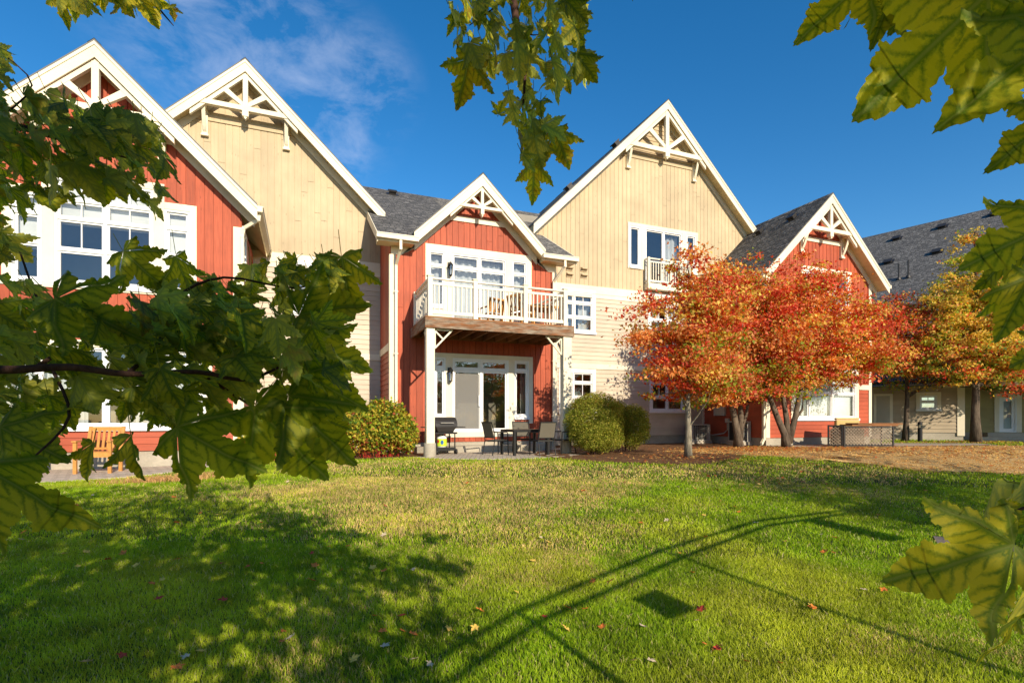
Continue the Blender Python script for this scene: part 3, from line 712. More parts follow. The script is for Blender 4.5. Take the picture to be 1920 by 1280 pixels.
for (a, b) in ((rx0-.05, C3-HW3+.12), (C3+HW3-.12, rx1+.05)):
    k = MB(); k.box(a, b, ry0-.12, ry0-.005, EV-.17, EV-.155); k.box(a, b, ry0-.135, ry0-.12, EV-.17, EV-.03); k.box(a, b, ry0-.15, ry0-.136, EV-.06, EV-.03); k.box(a, a+.01, ry0-.12, ry0-.005, EV-.155, EV-.04); k.box(b-.01, b, ry0-.12, ry0-.005, EV-.155, EV-.04)
    k.box(a+.02, b-.02, ry0-.004, ry0+.018, EV-.22, EV-.042, .4)
    k.build('gutter', M_trim, h3)
gable_roof(h3, C3, HW3, Z3, SL, F3, 19.3, Y3, gutters=(False, False))
truss(h3, C3, Z3, SL, 1.06, F3, Y3, brackets=False, hb=.74, mw=.085)
downspout(h3, [(2.62, ry0-.08, EV-.17), (2.62, ry0-.08, EV-.42), (2.56, Y3-.12, EV-.78), (2.56, Y3-.12, .9)])
downspout(h3, [(7.98, ry0-.08, EV-.17), (7.98, ry0-.08, EV-.36), (7.80, Y3-.1, EV-.8), (7.80, Y3-.1, .9)])
k = MB(); k.box(2.18, 2.26, Y3-.06, Y3-.0, .9, EV-.5); 
k = MB(); k.box(BX0+.02, BX1-.02, Y3+.0, Y3+.3, .45, .88); k.build('foundation', M_conc, h3)
k = MB(); k.box(3.0, 6.9, Y3-.10, Y3-.002, .45, .86, .8); k.box(3.1, 7.2, Y3-.55, Y3-.101, .45, .77, .2)
st_ = k.build('step', M_conc, h3, bevel=.012)
k = MB(); k.box(BX0+.1, BX1-.1, Y3+2.0, Y3+2.1, .57, 8); k.box(BX0+.1, BX1-.1, Y3+.2, Y3+2.0, 3.9, 4.1); k.box(BX0+.1, BX1-.1, Y3+.2, Y3+2, .9, 1.1); k.box(BX0+.1, BX1-.1, Y3+.12, Y3+.16, 6.95, 7.1); k.build('inner_wall', M_int, h3)
roof_vent(h3, (wx(735, 22), 21.9, EV+rs*6.4), (0, 1), rs)
def lantern(x, y, z, label):
    r_ = root('wall_lantern', label, 'lantern', (x, y, z), 'black wall lanterns')
    k = MB(); k.box(x-.06, x+.06, y-.03, y, z-.02, z+.16); k.tube([(x, y-.03, z+.10), (x, y-.10, z+.16), (x, y-.15, z+.13)], .012, 6)
    k.lathe((x, y-.15, z-.0), [(.02, .13), (.05, .10), (.085, .05), (.09, .045), (.07, .04)], 8)
    for i in range(4):
        t = math.pi/4+i*math.pi/2; dx, dy = math.cos(t), math.sin(t)
        k.tube([(x+dx*.075, y-.15+dy*.075, z+.045), (x+dx*.055, y-.15+dy*.055, z-.26)], .007, 5)
    k.lathe((x, y-.15, z-.27), [(.058, .015), (.062, .0), (.03, -.02), (.012, -.05)], 8)
    k.build('frame', M_black, r_); g = MB(); g.lathe((x, y-.15, z), [(.07, .04), (.052, -.255)], 8); g.build('glass_shade', M_glass, r_)
lantern(wx(842, Y3)-.0, Y3-.05, wz(842, 706, Y3)+.12, 'black wall lantern beside the ground floor patio door')
lantern(wx(842, Y3)-.0, Y3-.05, wz(842, 510, Y3)+.12, 'black wall lantern beside the upper balcony door')
# balcony
bal = root('balcony', 'white railed wooden balcony on two posts over the patio', 'balcony', (3.05, 13.9, .57))
bx0, bx1, by0, by1 = wx(800, 13.9), wx(1073, 13.9), 13.9, 15.94
DZ = DK
k = MB(); k.box(bx0, bx1, by0-.045, by0, DZ-.18, DZ-.03, .9); k.box(bx0-.0, bx1+.0, by0-.065, by0-.046, DZ-.31, DZ-.10, .3); k.box(bx0-.045, bx0, by0-.045, by1, DZ-.31, DZ-.03, .5); k.box(bx1, bx1+.045, by0-.045, by1, DZ-.31, DZ-.03, .5)
k.build('rim_joist', M_rim, bal)
k = MB(); n = int((by1-by0)/.145)
for i in range(n+1):
    y = by0-.05+i*.145; k.box(bx0-.04, bx1+.04, y, min(y+.137, by1), DZ-.028, DZ)
k.build('deck_board', M_rawwood, bal)
k = MB(); x = bx0+.25
while x < bx1-.1:
    k.box(x, x+.04, by0+.001, by1, DZ-.27, DZ-.03); x += .40
k.box(bx0, bx1, by0+.35, by0+.44, DZ-.47+.19, DZ-.27-.001) if False else None
k.box(bx0, bx1, by1-.04, by1-.001, DZ-.29, DZ-.0301)
k.build('joist', M_rawwood, bal)
pxs = [806.5, 891.5, 985.5, 1060]
RT = DZ+1.06
for i, p in enumerate(pxs):
    x = wx(p, by0); k = MB(); hw_ = .06
    k.box(x-hw_, x+hw_, by0-.03+.0, by0+.09, DZ-.02, RT+.02, .5); k.box(x-hw_-.02, x+hw_+.02, by0-.05, by0+.11, RT+.02, RT+.05, .5); k.build('railing_post', M_rail, bal)
xp = [wx(p, by0) for p in pxs]
for xw in (xp[0], xp[-1]):
    k = MB(); k.box(xw-.06, xw+.06, by1-.12, by1-.001, DZ-.02, RT+.02, .5); k.build('railing_post', M_rail, bal)
def railing(a, b):
    k = MB(); a = Vector(a); b = Vector(b); L = (b-a).length; d = (b-a)/L; up = Vector((0, 0, 1))
    for z, wd, h in ((RT-.03, .09, .045), (RT-.17, .05, .07), (DZ+.12, .05, .09)): k.beam(a+up*(z-DZ), b+up*(z-DZ), wd, h, r=.5)
    n = max(2, round(L/(.125 if abs(d.x) > .5 else .175)))
    o = k.build('railing', M_rail, bal)
    q = MB()
    for i in range(n):
        p = a+d*(L*(i+.5)/n); q.beam(p+up*.165, p+up*(RT-.205-DZ), .036, .036, up=(d.x, d.y, .001), r=.5)
    q.build('balusters', M_rail, o)
for p, q in zip(xp, xp[1:]): railing((p+.06, by0+.03, DZ), (q-.06, by0+.03, DZ))
for xw in (xp[0], xp[-1]): railing((xw, by0+.09, DZ), (xw, by1-.12, DZ))
for i, (p0, p1) in enumerate(((799.5, 815), (1056, 1071.5))):
    xa, xb = wx(p0, by0), wx(p1, by0); k = MB(); k.box(xa, xb, by0-.02, by0+.2, .95 if i == 0 else .95, DZ-.312, .5)
    k.box(xa-.02, xb+.02, by0-.04, by0+.22, .95, 1.05, .5) if False else None
    po = k.build('post', M_trim, bal, bevel=.006)
    xc = (xa+xb)/2; k = MB(); k.lathe((xc, by0+.09, .3), [(.175, 0), (.165, .64), (.16, .65)], 24, .7); k.build('concrete_footing', M_conc, bal, True)
    sg = 1 if i == 0 else -1
    def brk(dirv):
        k = MB(); o = Vector(((xb if sg > 0 else xa) if dirv[0] else xc, by0+.09 if dirv[0] else by0+.2, DZ-.33)); d = Vector(dirv)
        k.beam(o+d*.0, o+d*.52, .05, .05, r=.5); k.beam(o+Vector((0, 0, -.02))+d*.02, o+Vector((0, 0, -.52))+d*.02, .05, .05, up=dirv, r=.5)
        k.beam(o+Vector((0, 0, -.5))+d*.03, o+d*.5, .045, .045, up=(0, 0, 1), r=.5); k.beam(o+Vector((0, 0, -.04))+d*.03, o+Vector((0, 0, -.27))+d*.27, .043, .04, r=.5)
        k.build('corner_bracket', M_trim, bal)
    brk((sg, 0, 0)); brk((0, 1, 0))
# ================================================================== 4. right tan gabled house
Y4, F4 = 18.2, 17.76
pk = P(1252, 187, F4); C4, Z4 = pk.x, pk.z
a = P(1000, 430, F4); b = P(1418, 422, F4); SL4 = ((Z4-a.z)/(C4-a.x)+(Z4-b.z)/(b.x-C4))/2
h4 = root('town_house', 'tall tan gabled house with a small railed window balcony', 'house', (C4, Y4, .57), 'row of gabled town houses')
w4 = wall(0, Y4); x0, x1 = 7.9, 16.25
holes4 = []
top4 = lambda x: Z4-.2-SL4*abs(x-C4)
zu = (wz(1190, 500, Y4), wz(1190, 425, Y4)); 
ua = [wx(1180, Y4), wx(1200, Y4), wx(1209, Y4), wx(1278, Y4), wx(1286, Y4), wx(1304, Y4)]
holes4.append(window(h4, w4, ua[0], ua[1], zu[0], zu[1], (1,), (1,), inner=None, casing=0, label='narrow casement left of the small balcony'))
holes4.append(window(h4, w4, ua[2], ua[3], zu[0]-.75, zu[1], (1, 1), (1,), inner='side', casing=0, door=True, label='sliding door behind the small balcony', sill=False))
holes4.append(window(h4, w4, ua[4], ua[5], zu[0], zu[1], (1,), (1,), inner='full', casing=0, label='narrow casement right of the small balcony'))
m1 = rect(1060, 1111, 1090, 548, 622, Y4)
for (p0, p1, pm, t_, b_, lab, inn) in ((1055, 1112, 1090, 548, 622, 'middle floor window right of the balcony', 'sheer'), (1218, 1282, 1240, 556, 626, 'middle floor window behind the first red tree', 'sheer'), (1052, 1112, 1090, 697, 772, 'ground floor window behind the round shrub', None), (1221, 1281, 1240, 700, 770, 'ground floor window in the tree shade', 'side')):
    q = rect(p0, p1, pm, t_, b_, Y4)
    holes4.append(window(h4, w4, q[0], q[1], q[2], q[3], (.55, 1) if p0 < 1100 else (1, 1), (.5, .55, .36), {(1, 2): (2, 1), (1, 1): (2, 1), (0, 2): (2, 1) if p0 > 1100 else (1, 1), (0, 1): (2, 1) if p0 > 1100 else (1, 1)}, inner=inn, casing=.1, cas=M_white, label=lab))
bl = wx(1000, F4)
hup = [h for h in holes4 if h[2] > 7]
k = MB(); boards(k, w4, bl, 18.75, ZB[1], top4, .2, holes4, peaks=(C4,)); k.build('board_siding', M_tan_v, h4)
k = MB(); laps(k, w4, x0, x1, ZL[1], ZB[0], .165, holes4); laps(k, w4, x0, x1, .92, ZL[0], .165, holes4); k.build('lap_siding', M_lap, h4)
zt4 = Z4-2.08
k = MB()
for i in range(11):
    z = zt4-.18+i*.165; hh = (Z4-.5-z)/SL4-.05
    if hh > .1: k.face([(C4-hh, Y4-.05, z), (C4+hh, Y4-.05, z), (C4+max(hh-.16, .02), Y4-.026, z+.165), (C4-max(hh-.16, .02), Y4-.026, z+.165)], r=random.random()); k.face([(C4-hh, Y4-.02, z), (C4+hh, Y4-.02, z), (C4+hh, Y4-.05, z), (C4-hh, Y4-.05, z)])
k.build('lap_siding', M_tan_h, h4)
trimbox(h4, w4, [(x0, x1, *ZB), (x0, x1, *ZL), (x1-.16, x1-.002, .92, ZL[0]-.001), (x1-.16, x1-.002, ZL[1]+.001, ZB[0]-.17)])
trimbox(h4, w4, [(x0, x1, ZB[0]-.16, ZB[0])], d=.03)
it = [(ua[0]-.1, ua[5]+.1, zu[1], zu[1]+.14), (ua[0]-.1, ua[0], zu[0], zu[1]), (ua[1], ua[2], zu[0], zu[1]), (ua[3], ua[4], zu[0], zu[1]), (ua[5], ua[5]+.1, zu[0], zu[1]), (ua[0]-.1, ua[2], zu[0]-.1, zu[0]), (ua[3], ua[5]+.1, zu[0]-.1, zu[0])]
trimbox(h4, w4, it, 'window_surround', d=.05)
gable_roof(h4, C4, C4-a.x, Z4, SL4, F4, 28, Y4, gutters=(False, False), ext={1: b.x-C4+.15})
truss(h4, C4, Z4, SL4, 2.1, F4, Y4, hb=1.72, mw=.17, bandm=M_tan_h)
k = MB(); k.box(x0, x1, Y4+.02, Y4+.4, .3, .92); k.build('foundation', M_conc, h4)
k = MB(); k.box(x0+.1, 18.6, Y4+2.2, Y4+2.3, .9, 10.2); k.box(x0, x1+2, Y4+.3, Y4+2.2, 3.4, 3.6); k.box(x0, x1+2, Y4+.3, Y4+2.2, 6.5, 6.7); k.build('inner_wall', M_int, h4)
# small window balcony
jb = root('window_balcony', 'small cream railed balcony below the high gable windows', 'balcony', (ua[2], Y4, zu[0]-.9))
a0, a1 = wx(1207, Y4), wx(1288, Y4)+.1; zb_ = zu[0]-.92; zr_ = zu[0]+.35
k = MB(); k.box(a0, a1, Y4-.32, Y4-.03, zb_, zb_+.24, .5); k.build('base', M_trim, jb)
for x in (a0+.05, (a0+a1)/2, a1-.05):
    k = MB(); k.box(x-.05, x+.05, Y4-.30, Y4-.2, zb_+.24, zr_+.03, .5); k.build('railing_post', M_rail, jb)
k = MB(); k.box(a0, a1, Y4-.29, Y4-.21, zr_-.03, zr_+.02, .5) if False else None
for (p, q) in ((a0+.1, (a0+a1)/2-.05), ((a0+a1)/2+.05, a1-.1)):
    k.box(p, q, Y4-.29, Y4-.21, zr_-.04, zr_+.01, .5); k.box(p, q, Y4-.27, Y4-.23, zr_-.17, zr_-.11, .5); k.box(p, q, Y4-.27, Y4-.23, zb_+.30, zb_+.38, .5)
    n = int((q-p)/.12)
    for i in range(n):
        x = p+(q-p)*(i+.5)/n; k.box(x-.018, x+.018, Y4-.268, Y4-.232, zb_+.38, zr_-.17, .5)
for x in (a0, a1-.06):
    k.box(x, x+.06, Y4-.2, Y4-.04, zr_-.04, zr_+.01, .5); k.box(x, x+.06, Y4-.2, Y4-.04, zb_+.30, zb_+.38, .5)
k.build('railing', M_rail, jb)
# vent hoods
for (px, py) in ((1067, 488), (1067, 503), (1067, 515), (1094, 505), (1094, 517)):
    p = P(px, py, Y4); k = MB(); x, z = p.x, p.z
    k.box(x-.14, x+.14, Y4-.05, Y4-.024, z-.10, z+.07, .3); k.hexa([(x-.13, Y4-.17, z-.02), (x+.13, Y4-.17, z-.02), (x+.13, Y4-.05, z-.02), (x-.13, Y4-.05, z-.02), (x-.13, Y4-.16, z+.01), (x+.13, Y4-.16, z+.01), (x+.13, Y4-.05, z+.06), (x-.13, Y4-.05, z+.06)], .5)
    k.build('vent_hood', M_tan_v, h4)
for (t_) in (.34, .70):
    d = (1-t_)*(C4-a.x)+.0; roof_vent(h4, (C4-d-.15, F4+.75, Z4-SL4*(d+.15)), (1, 0), SL4)
# ================================================================== 5. far right red gabled house
Y5, F5 = 14.9, 14.42
pk = P(1560, 362, F5); C5, Z5 = pk.x, pk.z
XL5 = 16.2; XR5 = 2*C5-XL5; HW5 = (XR5-XL5)/2
h5 = root('town_house', 'red gabled house behind the red trees, farthest right of the row', 'house', (C5, Y5, .57), 'row of gabled town houses')
w5 = wall(0, Y5); top5 = lambda x: Z5-.2-SL*abs(x-C5)
zb5 = wz(1436, 640, Y5)
holes5 = []
q = rect(1506, 1590, 1550, 512, 640, Y5); holes5.append(window(h5, w5, q[0], q[1], q[2], q[3], (.7, 1.3, .7), (1, .6, .5), {(1, 2): (2, 1)}, inner='sheer', casing=.14, label='upper window showing through the red crown'))
q = rect(1487, 1604, 1560, 668, 784, Y5); holes5.append(window(h5, w5, q[0], q[1], q[2], q[3], (.62, 1, 1), (.95, .95, .5), {(1, 1): (2, 1), (2, 1): (2, 1), (1, 2): (2, 1), (2, 2): (2, 1)}, inner=('b', .98), casing=.14, label='wide ground floor window behind the red trees'))
k = MB(); boards(k, w5, XL5, XR5, 3.0, top5, .2, holes5, peaks=(C5,), gap=.02); k.build('board_siding', M_red_v, h5)
k = MB(); laps(k, w5, XL5, XR5, .88, 2.8, .165, holes5); k.build('lap_siding', M_red_h, h5)
ze5 = Z5-SL*(HW5+.42)
trimbox(h5, w5, [(XL5-.045, XL5+.16, .88, ze5-.0), (XR5-.14, XR5+.03, .88, ze5)]+[(XL5+.16, holes5[1][0]-.13, 2.8, 3.0), (holes5[1][1]+.13, XR5-.14, 2.8, 3.0)])
gable_roof(h5, C5, HW5+.42, Z5, SL, F5, 30, Y5)
truss(h5, C5, Z5, SL, 1.45, F5, Y5)
ws5 = wall(XL5, Y2, 0, -1); D5 = Y2-Y5
k = MB(); laps(k, ws5, 0, D5-.0, .88, ze5, .165); k.build('lap_siding', M_red_h, h5)
trimbox(h5, ws5, [(D5-.15, D5, .88, ze5-.1), (0, D5-.151, 2.7, 2.9)])
k = MB(); k.box(XL5+.02, XR5-.02, Y5+.01, Y5+3, .4, .88); k.build('foundation', M_conc, h5)
k = MB(); k.box(XL5+.3, XR5-.1, Y5+2, Y5+2.1, .57, 8); k.box(XL5+.3, XR5-.1, Y5+.3, Y5+2, 3.3, 3.5); k.box(XR5-.1, XR5, Y5+.03, Y5+9, .57, 6.9); k.build('inner_wall', M_int, h5)
downspout(h5, [(XL5-.5, F5+.15, ze5-.1), (XL5-.5, F5+.15, ze5-.3), (XL5-.12, Y5-.02, ze5-.6), (XL5-.12, Y5-.02, .85), (XL5-.5, Y5-.25, .66)], .09)
for (yy, dd) in ((15.6, .7), (17.2, .75)):
    roof_vent(h5, (C5-dd, yy, Z5-SL*dd), (1, 0), SL)
# ================================================================== 6. background building, turned
V = (-.294, .956)
W0 = Vector((28.75, 15.1))
bbk = root('apartment_building', 'beige building with a long grey roof behind the right trees', 'building', (28.75, 15.1, .57))
V6 = (-.70, .714); w6 = wall(W0.x+V6[0]*30, W0.y+V6[1]*30, -V6[0], -V6[1])     # s=30 at the near corner
def s6(px):
    d = dirpx(px, HOR); # intersect ground ray with wall line
    A = np.array([[d.x, -V6[0]], [d.y, -V6[1]]]); t, sv = np.linalg.solve(A, np.array([W0.x, W0.y])); return 30-sv
def z6(px, py):
    d = dirpx(px, py); A = np.array([[d.x, -V6[0]], [d.y, -V6[1]]]); t, sv = np.linalg.solve(A, np.array([W0.x, W0.y])); return CAMZ+d.z*t
EZ = z6(1808, 722)
ho6 = []
ho6.append(window(bbk, w6, s6(1724), s6(1757), z6(1740, 767), z6(1740, 741), (1,), (1, .8), {(0, 1): (2, 1)}, inner=None, casing=.14, label='small window between the two right trunks'))
k = MB(); laps(k, w6, 21, 30, .95, EZ, .165, ho6); k.build('lap_siding', M_beige, bbk)
trimbox(bbk, w6, [(29.75, 30.03, .8, EZ)])
k = MB(); k.wbox(w6, 21, 30, -.3, -.01, .3, .95); k.build('foundation', M_conc, bbk)
# panelled door
a, b = s6(1643), s6(1668); k = MB(); z0, z1 = z6(1655, 812), z6(1655, 742)
k.wbox(w6, a, b, .02, .05, z0, z1, .5)
for (u0, u1) in ((.12, .44), (.56, .88)):
    for (v0, v1) in ((.08, .42), (.48, .92)):
        A, B = a+(b-a)*u0, a+(b-a)*u1; C_, D_ = z0+(z1-z0)*v0, z0+(z1-z0)*v1; k.wbox(w6, A, B, .05, .062, C_, D_, .5)
dd_ = k.build('door', M_door, bbk); trimbox(bbk, w6, [(a-.12, a, z0, z1+.1), (b, b+.12, z0, z1+.1), (a, b, z1, z1+.1)], 'door_frame')
# right wing set back one step, olive siding with a screen door
O7 = (W0.x+.714*1.2, W0.y+.70*1.2); w7 = wall(O7[0], O7[1], .70, -.714)
def s7(px):
    d = dirpx(px, HOR); A = np.array([[d.x, -V6[0]], [d.y, -V6[1]]]); t, sv = np.linalg.solve(A, np.array(O7)); return -sv, t
ho7 = []
def z7(px, py): s_, t = s7(px); return CAMZ+dirpx(px, py).z*t
a, b = s7(1868)[0], s7(1911)[0]; z0, z1 = z7(1890, 810), z7(1890, 745)
ho7.append(window(bbk, w7, a+.1, b-.1, z0, z1, (1,), (1,), inner=('b', .9), casing=.18, sill=False, label='screen door above the stone steps', door=True, sash=.12))
k = MB(); laps(k, w7, 0, 14, .95, EZ, .165, ho7); k.build('lap_siding', M_olive, bbk)
k = MB(); k.wbox(w7, 0, 14, -.3, -.01, .3, .95); k.build('foundation', M_conc, bbk)
k = MB(); k.wbox(w7, a-.5, b+.6, .05, .55, .4, .95, .3); k.wbox(w7, a-.9, b+1.0, .551, 1.0, .4, .76, .8); k.build('step', M_conc, bbk)
k = MB(); k.face([w6(30, -.0, .3), w6(30, -1.2, .3), w6(30, -1.2, EZ), w6(30, 0, EZ)]); k.build('lap_siding', M_beige, bbk)
# roof
r15 = 15.0; nrm = Vector((.956, .294)); vv = Vector(V)
k = MB()
def rp(sv, r): p = W0+vv*sv+nrm*r; return (p.x, p.y, EZ+.15+.8*(r+.45))
zrd = EZ+.15+.8*(r15+.45); L = (r15+.45)*math.sqrt(1+.64)
k.face([rp(28, -.45), rp(-14, -.45), rp(-14, r15), rp(28, r15)], uv=[(0, 0), (42, 0), (42, L), (0, L)])
pe = w6(21, .3, EZ+.02); pf = w6(30.2, .3, EZ+.02); pg = rp(22, -.4); ph_ = rp(-.2, -.4)
k.face([pe, pf, (ph_[0], ph_[1], EZ+.3), (pg[0], pg[1], EZ+.3)], uv=[(0, 0), (9, 0), (9, 4), (0, 4)])
def rq(sv, r): p = W0+vv*sv+nrm*r; return (p.x, p.y, zrd-.8*(r-r15))
k.face([rp(28, r15), rp(-14, r15), rq(-14, 2*r15), rq(28, 2*r15)], uv=[(0, L), (42, L), (42, 0), (0, 0)])
k.build('roof', M_shingle, bbk)
k = MB(); pa = [rp(28, -.45), rp(-14, -.45)]
k.hexa([(*pa[0][:2], pa[0][2]-.25), (*pa[1][:2], pa[1][2]-.25), (pa[1][0]+.45, pa[1][1]+.14, pa[1][2]-.25), (pa[0][0]+.45, pa[0][1]+.14, pa[0][2]-.25), (*pa[0][:2], pa[0][2]-.01), (*pa[1][:2], pa[1][2]-.01), (pa[1][0]+.45, pa[1][1]+.14, pa[1][2]-.01), (pa[0][0]+.45, pa[0][1]+.14, pa[0][2]-.01)])
k.build('gutter', M_trim, bbk)
def onroof6(px, py):
    d = dirpx(px, py); # solve EZ+.15+.8(r+.45)=CAMZ+d.z t ; W0+vv s+n r = d t
    A = np.array([[d.x, -vv.x, -nrm.x], [d.y, -vv.y, -nrm.y], [d.z, 0, -.8]]); bb = np.array([W0.x, W0.y, EZ+.15+.36-CAMZ]); t, sv, r = np.linalg.solve(A, bb); return (d.x*t, d.y*t, CAMZ+d.z*t)
for q in ((1681, 448), (1766, 426), (1865, 402), (1665, 492), (1756, 473)): roof_vent(bbk, onroof6(*q), (nrm.x, nrm.y), .8, .5)
for q, hh in (((1685, 524), 1.0), ((1703, 520), 1.1)):
    p = Vector(onroof6(*q)); k = MB(); k.tube([p, p+Vector((0, 0, hh))], .05, 8); k.lathe(p, [(.16, -.05), (.12, .12), (.06, .16)], 10); k.build('vent_pipe', M_dark, bbk)
M_slab = mk_ground('old_slab', ((.24, .19, .15), (.20, .16, .13), (.15, .12, .10)), (1.5, 20), bs=.2)
M_latt = paint('lattice_paint', (.34, .27, .19), (5, 5, 5), .25, .5)
# ------------------------------------------------------------------ ground
def axis(lo, hi, a, b, st, far):
    m = list(np.arange(a, b+.01, st)); L = []; x = a; s_ = st
    while x > lo: s_ *= 1.35; x -= s_; L.append(x)
    H = []; x = b; s_ = st
    while x < hi: s_ *= 1.35; x += s_; H.append(x)
    return np.array(L[::-1]+m+H)
ax = axis(-900, 900, -10, 22, .25, 0); ay = axis(-900, 900, 0, 16, .25, 0)
XX, YY = np.meshgrid(ax, ay); ZZ = gz(XX, YY)
n, m = len(ay), len(ax); idx = np.arange(n*m).reshape(n, m)
F = np.stack([idx[:-1, :-1], idx[:-1, 1:], idx[1:, 1:], idx[1:, :-1]], -1).reshape(-1, 4)
g = npmesh('ground', np.stack([XX.ravel(), YY.ravel(), ZZ.ravel()], 1), F, M_soil, smooth=True); tag(g, 'ground under the lawn and the houses', kind='structure')
def ell(cx, cy, rx, ry, n=64, rot=0, wob=0, seed=1):
    r_ = random.Random(seed); ph = [r_.random()*6 for _ in range(4)]; o = []
    for i in range(n):
        t = 2*math.pi*i/n; k = 1+wob*(math.sin(3*t+ph[0])+.6*math.sin(7*t+ph[1])+.5*math.sin(13*t+ph[2])); x, y = rx*k*math.cos(t), ry*k*math.sin(t)
        o.append((cx+x*math.cos(rot)-y*math.sin(rot), cy+x*math.sin(rot)+y*math.cos(rot)))
    return o
def densify(poly, st=.3, wob=.08, seed=2):
    r_ = random.Random(seed); o = []
    for (a, b), (c, d) in zip(poly, poly[1:]+poly[:1]):
        k = max(1, int(math.hypot(c-a, d-b)/st))
        for i in range(k): o.append((a+(c-a)*i/k+r_.uniform(-wob, wob), b+(d-b)*i/k+r_.uniform(-wob, wob)))
    return o
def drape(name, label, poly, mat, off, cen, rings=10, kind='structure', skirt=0, flat=None, rough=0):
    v, f = [], []; N = len(poly); cx, cy = cen
    for j in range(rings+1):
        t = j/rings
        for (x, y) in poly: px, py = cx+(x-cx)*t, cy+(y-cy)*t; v.append((px, py, (G(px, py) if flat is None else flat)+off+(random.uniform(-rough, rough) if j < rings else 0)))
    for j in range(rings):
        for i in range(N): a = j*N+i; b = j*N+(i+1) % N; f.append((a, b, b+N, a+N))
    if skirt:
        for (x, y) in poly: v.append((x, y, v[len(v)-N][2] if False else G(x, y)-skirt))
        for i in range(N): a = rings*N+i; b = rings*N+(i+1) % N; f.append((a, b, b+N, a+N))
    o = npmesh(name, np.array(v), np.array(f), mat, smooth=not skirt); tag(o, label, kind=kind); return o
PAT1 = ell(5.3, 16.0, 3.2, 3.6); PAT2 = ell(-5.6, 15.0, 4.3, 3.15)
MUL1 = ell(8.7, 12.6, 2.75, 3.0, wob=.03, seed=4); MUL2 = ell(.6, 15.2, 3.0, 1.5, wob=.04, seed=5)
BED = densify([(10.4, 13.6), (11.0, 10.9), (11.4, 9.0), (12.3, 7.4), (14.5, 6.6), (19, 6.4), (27, 9.5), (24.8, 11.75), (16.3, 13.35), (14, 14.6)], wob=.2)
MUL3 = densify([(10.9, 14.0), (12.2, 13.4), (13.9, 14.5), (16.1, 13.6), (16.18, 18.15), (8.2, 18.15), (8.2, 15.2)], .3, .03)
PATH = [(15.6, 13.75), (16.3, 13.3), (24.7, 11.8), (25.6, 13.0), (22.6, 14.4), (16.3, 14.85), (15.9, 14.7)]
PATCH = ell(-3.0, 10.55, 1.55, .42, rot=.22, wob=.06, seed=9)
SLAB = [(7.1, 4.0), (7.62, 3.45), (7.97, 3.7), (7.45, 4.25)]
drape('patio', 'curved paver patio under the balcony', PAT1, M_paver, .012, (5.3, 14), skirt=.06)
drape('patio', 'paver patio before the left red house', PAT2, M_paver, .012, (-5.6, 14), skirt=.06)
drape('mulch_bed', 'brown mulch round the slim tree and the clipped shrubs', MUL1, M_mulch, .016, (8.7, 12.6), 16, 'stuff', rough=.012)
drape('mulch_bed', 'brown mulch under the dogwood shrubs', MUL2, M_mulch, .02, (.6, 15.2), 10, 'stuff', rough=.012)
drape('mulch_bed', 'brown mulch strip along the wall behind the trees', MUL3, M_mulch, .012, (12.5, 16), 12, 'stuff', rough=.01)
drape('needle_bed', 'golden needle litter under the right trees', BED, M_straw, .02, (16.5, 10.2), 26, 'stuff', rough=.02)
drape('path', 'pale concrete path before the far right house', densify(PATH, .5, 0), M_path, .034, (18.5, 13.9), 8, 'structure', rough=0)
sl_ = drape('ground_slab', None, densify(SLAB, .2, 0), M_slab, .02, (7.53, 3.85), 3, 'thing'); tag(sl_, 'flat grey utility slab set in the shaded lawn at right', 'slab')
def inpoly(x, y, poly):
    x = np.asarray(x); y = np.asarray(y); c = np.zeros(x.shape, bool); n = len(poly); P_ = np.array(poly)
    j = n-1
    for i in range(n):
        xi, yi = P_[i]; xj, yj = P_[j]
        with np.errstate(divide='ignore', invalid='ignore'):
            c ^= ((yi > y) != (yj > y)) & (x < (xj-xi)*(y-yi)/((yj-yi) if yj != yi else 1e-9)+xi)
        j = i
    return c
def vnoise(x, y, sc, seed):
    r_ = np.random.default_rng(seed); tb = r_.random((64, 64)); x = x*sc; y = y*sc; xi = np.floor(x).astype(int); yi = np.floor(y).astype(int); fx = x-xi; fy = y-yi; fx = fx*fx*(3-2*fx); fy = fy*fy*(3-2*fy)
    g_ = lambda a, b: tb[a % 64, b % 64]
    return (g_(xi, yi)*(1-fx)+g_(xi+1, yi)*fx)*(1-fy)+(g_(xi, yi+1)*(1-fx)+g_(xi+1, yi+1)*fx)*fy
def islawn(x, y):
    k = ~(inpoly(x, y, PAT1) | inpoly(x, y, PAT2) | inpoly(x, y, MUL1) | inpoly(x, y, MUL2) | inpoly(x, y, MUL3) | inpoly(x, y, BED) | inpoly(x, y, PATH) | inpoly(x, y, SLAB))
    k &= ~((y > 14.8) & (x < 1.4)) & ~((y > 15.7) & (x < 8)) & ~((y > 14.7) & (x > 16.0) & (x < 22.5)) & ~((y > 18.1) & (x < 23))
    k &= ~(((x-W0.x)*.956+(y-W0.y)*.294 > -.05))
    return k
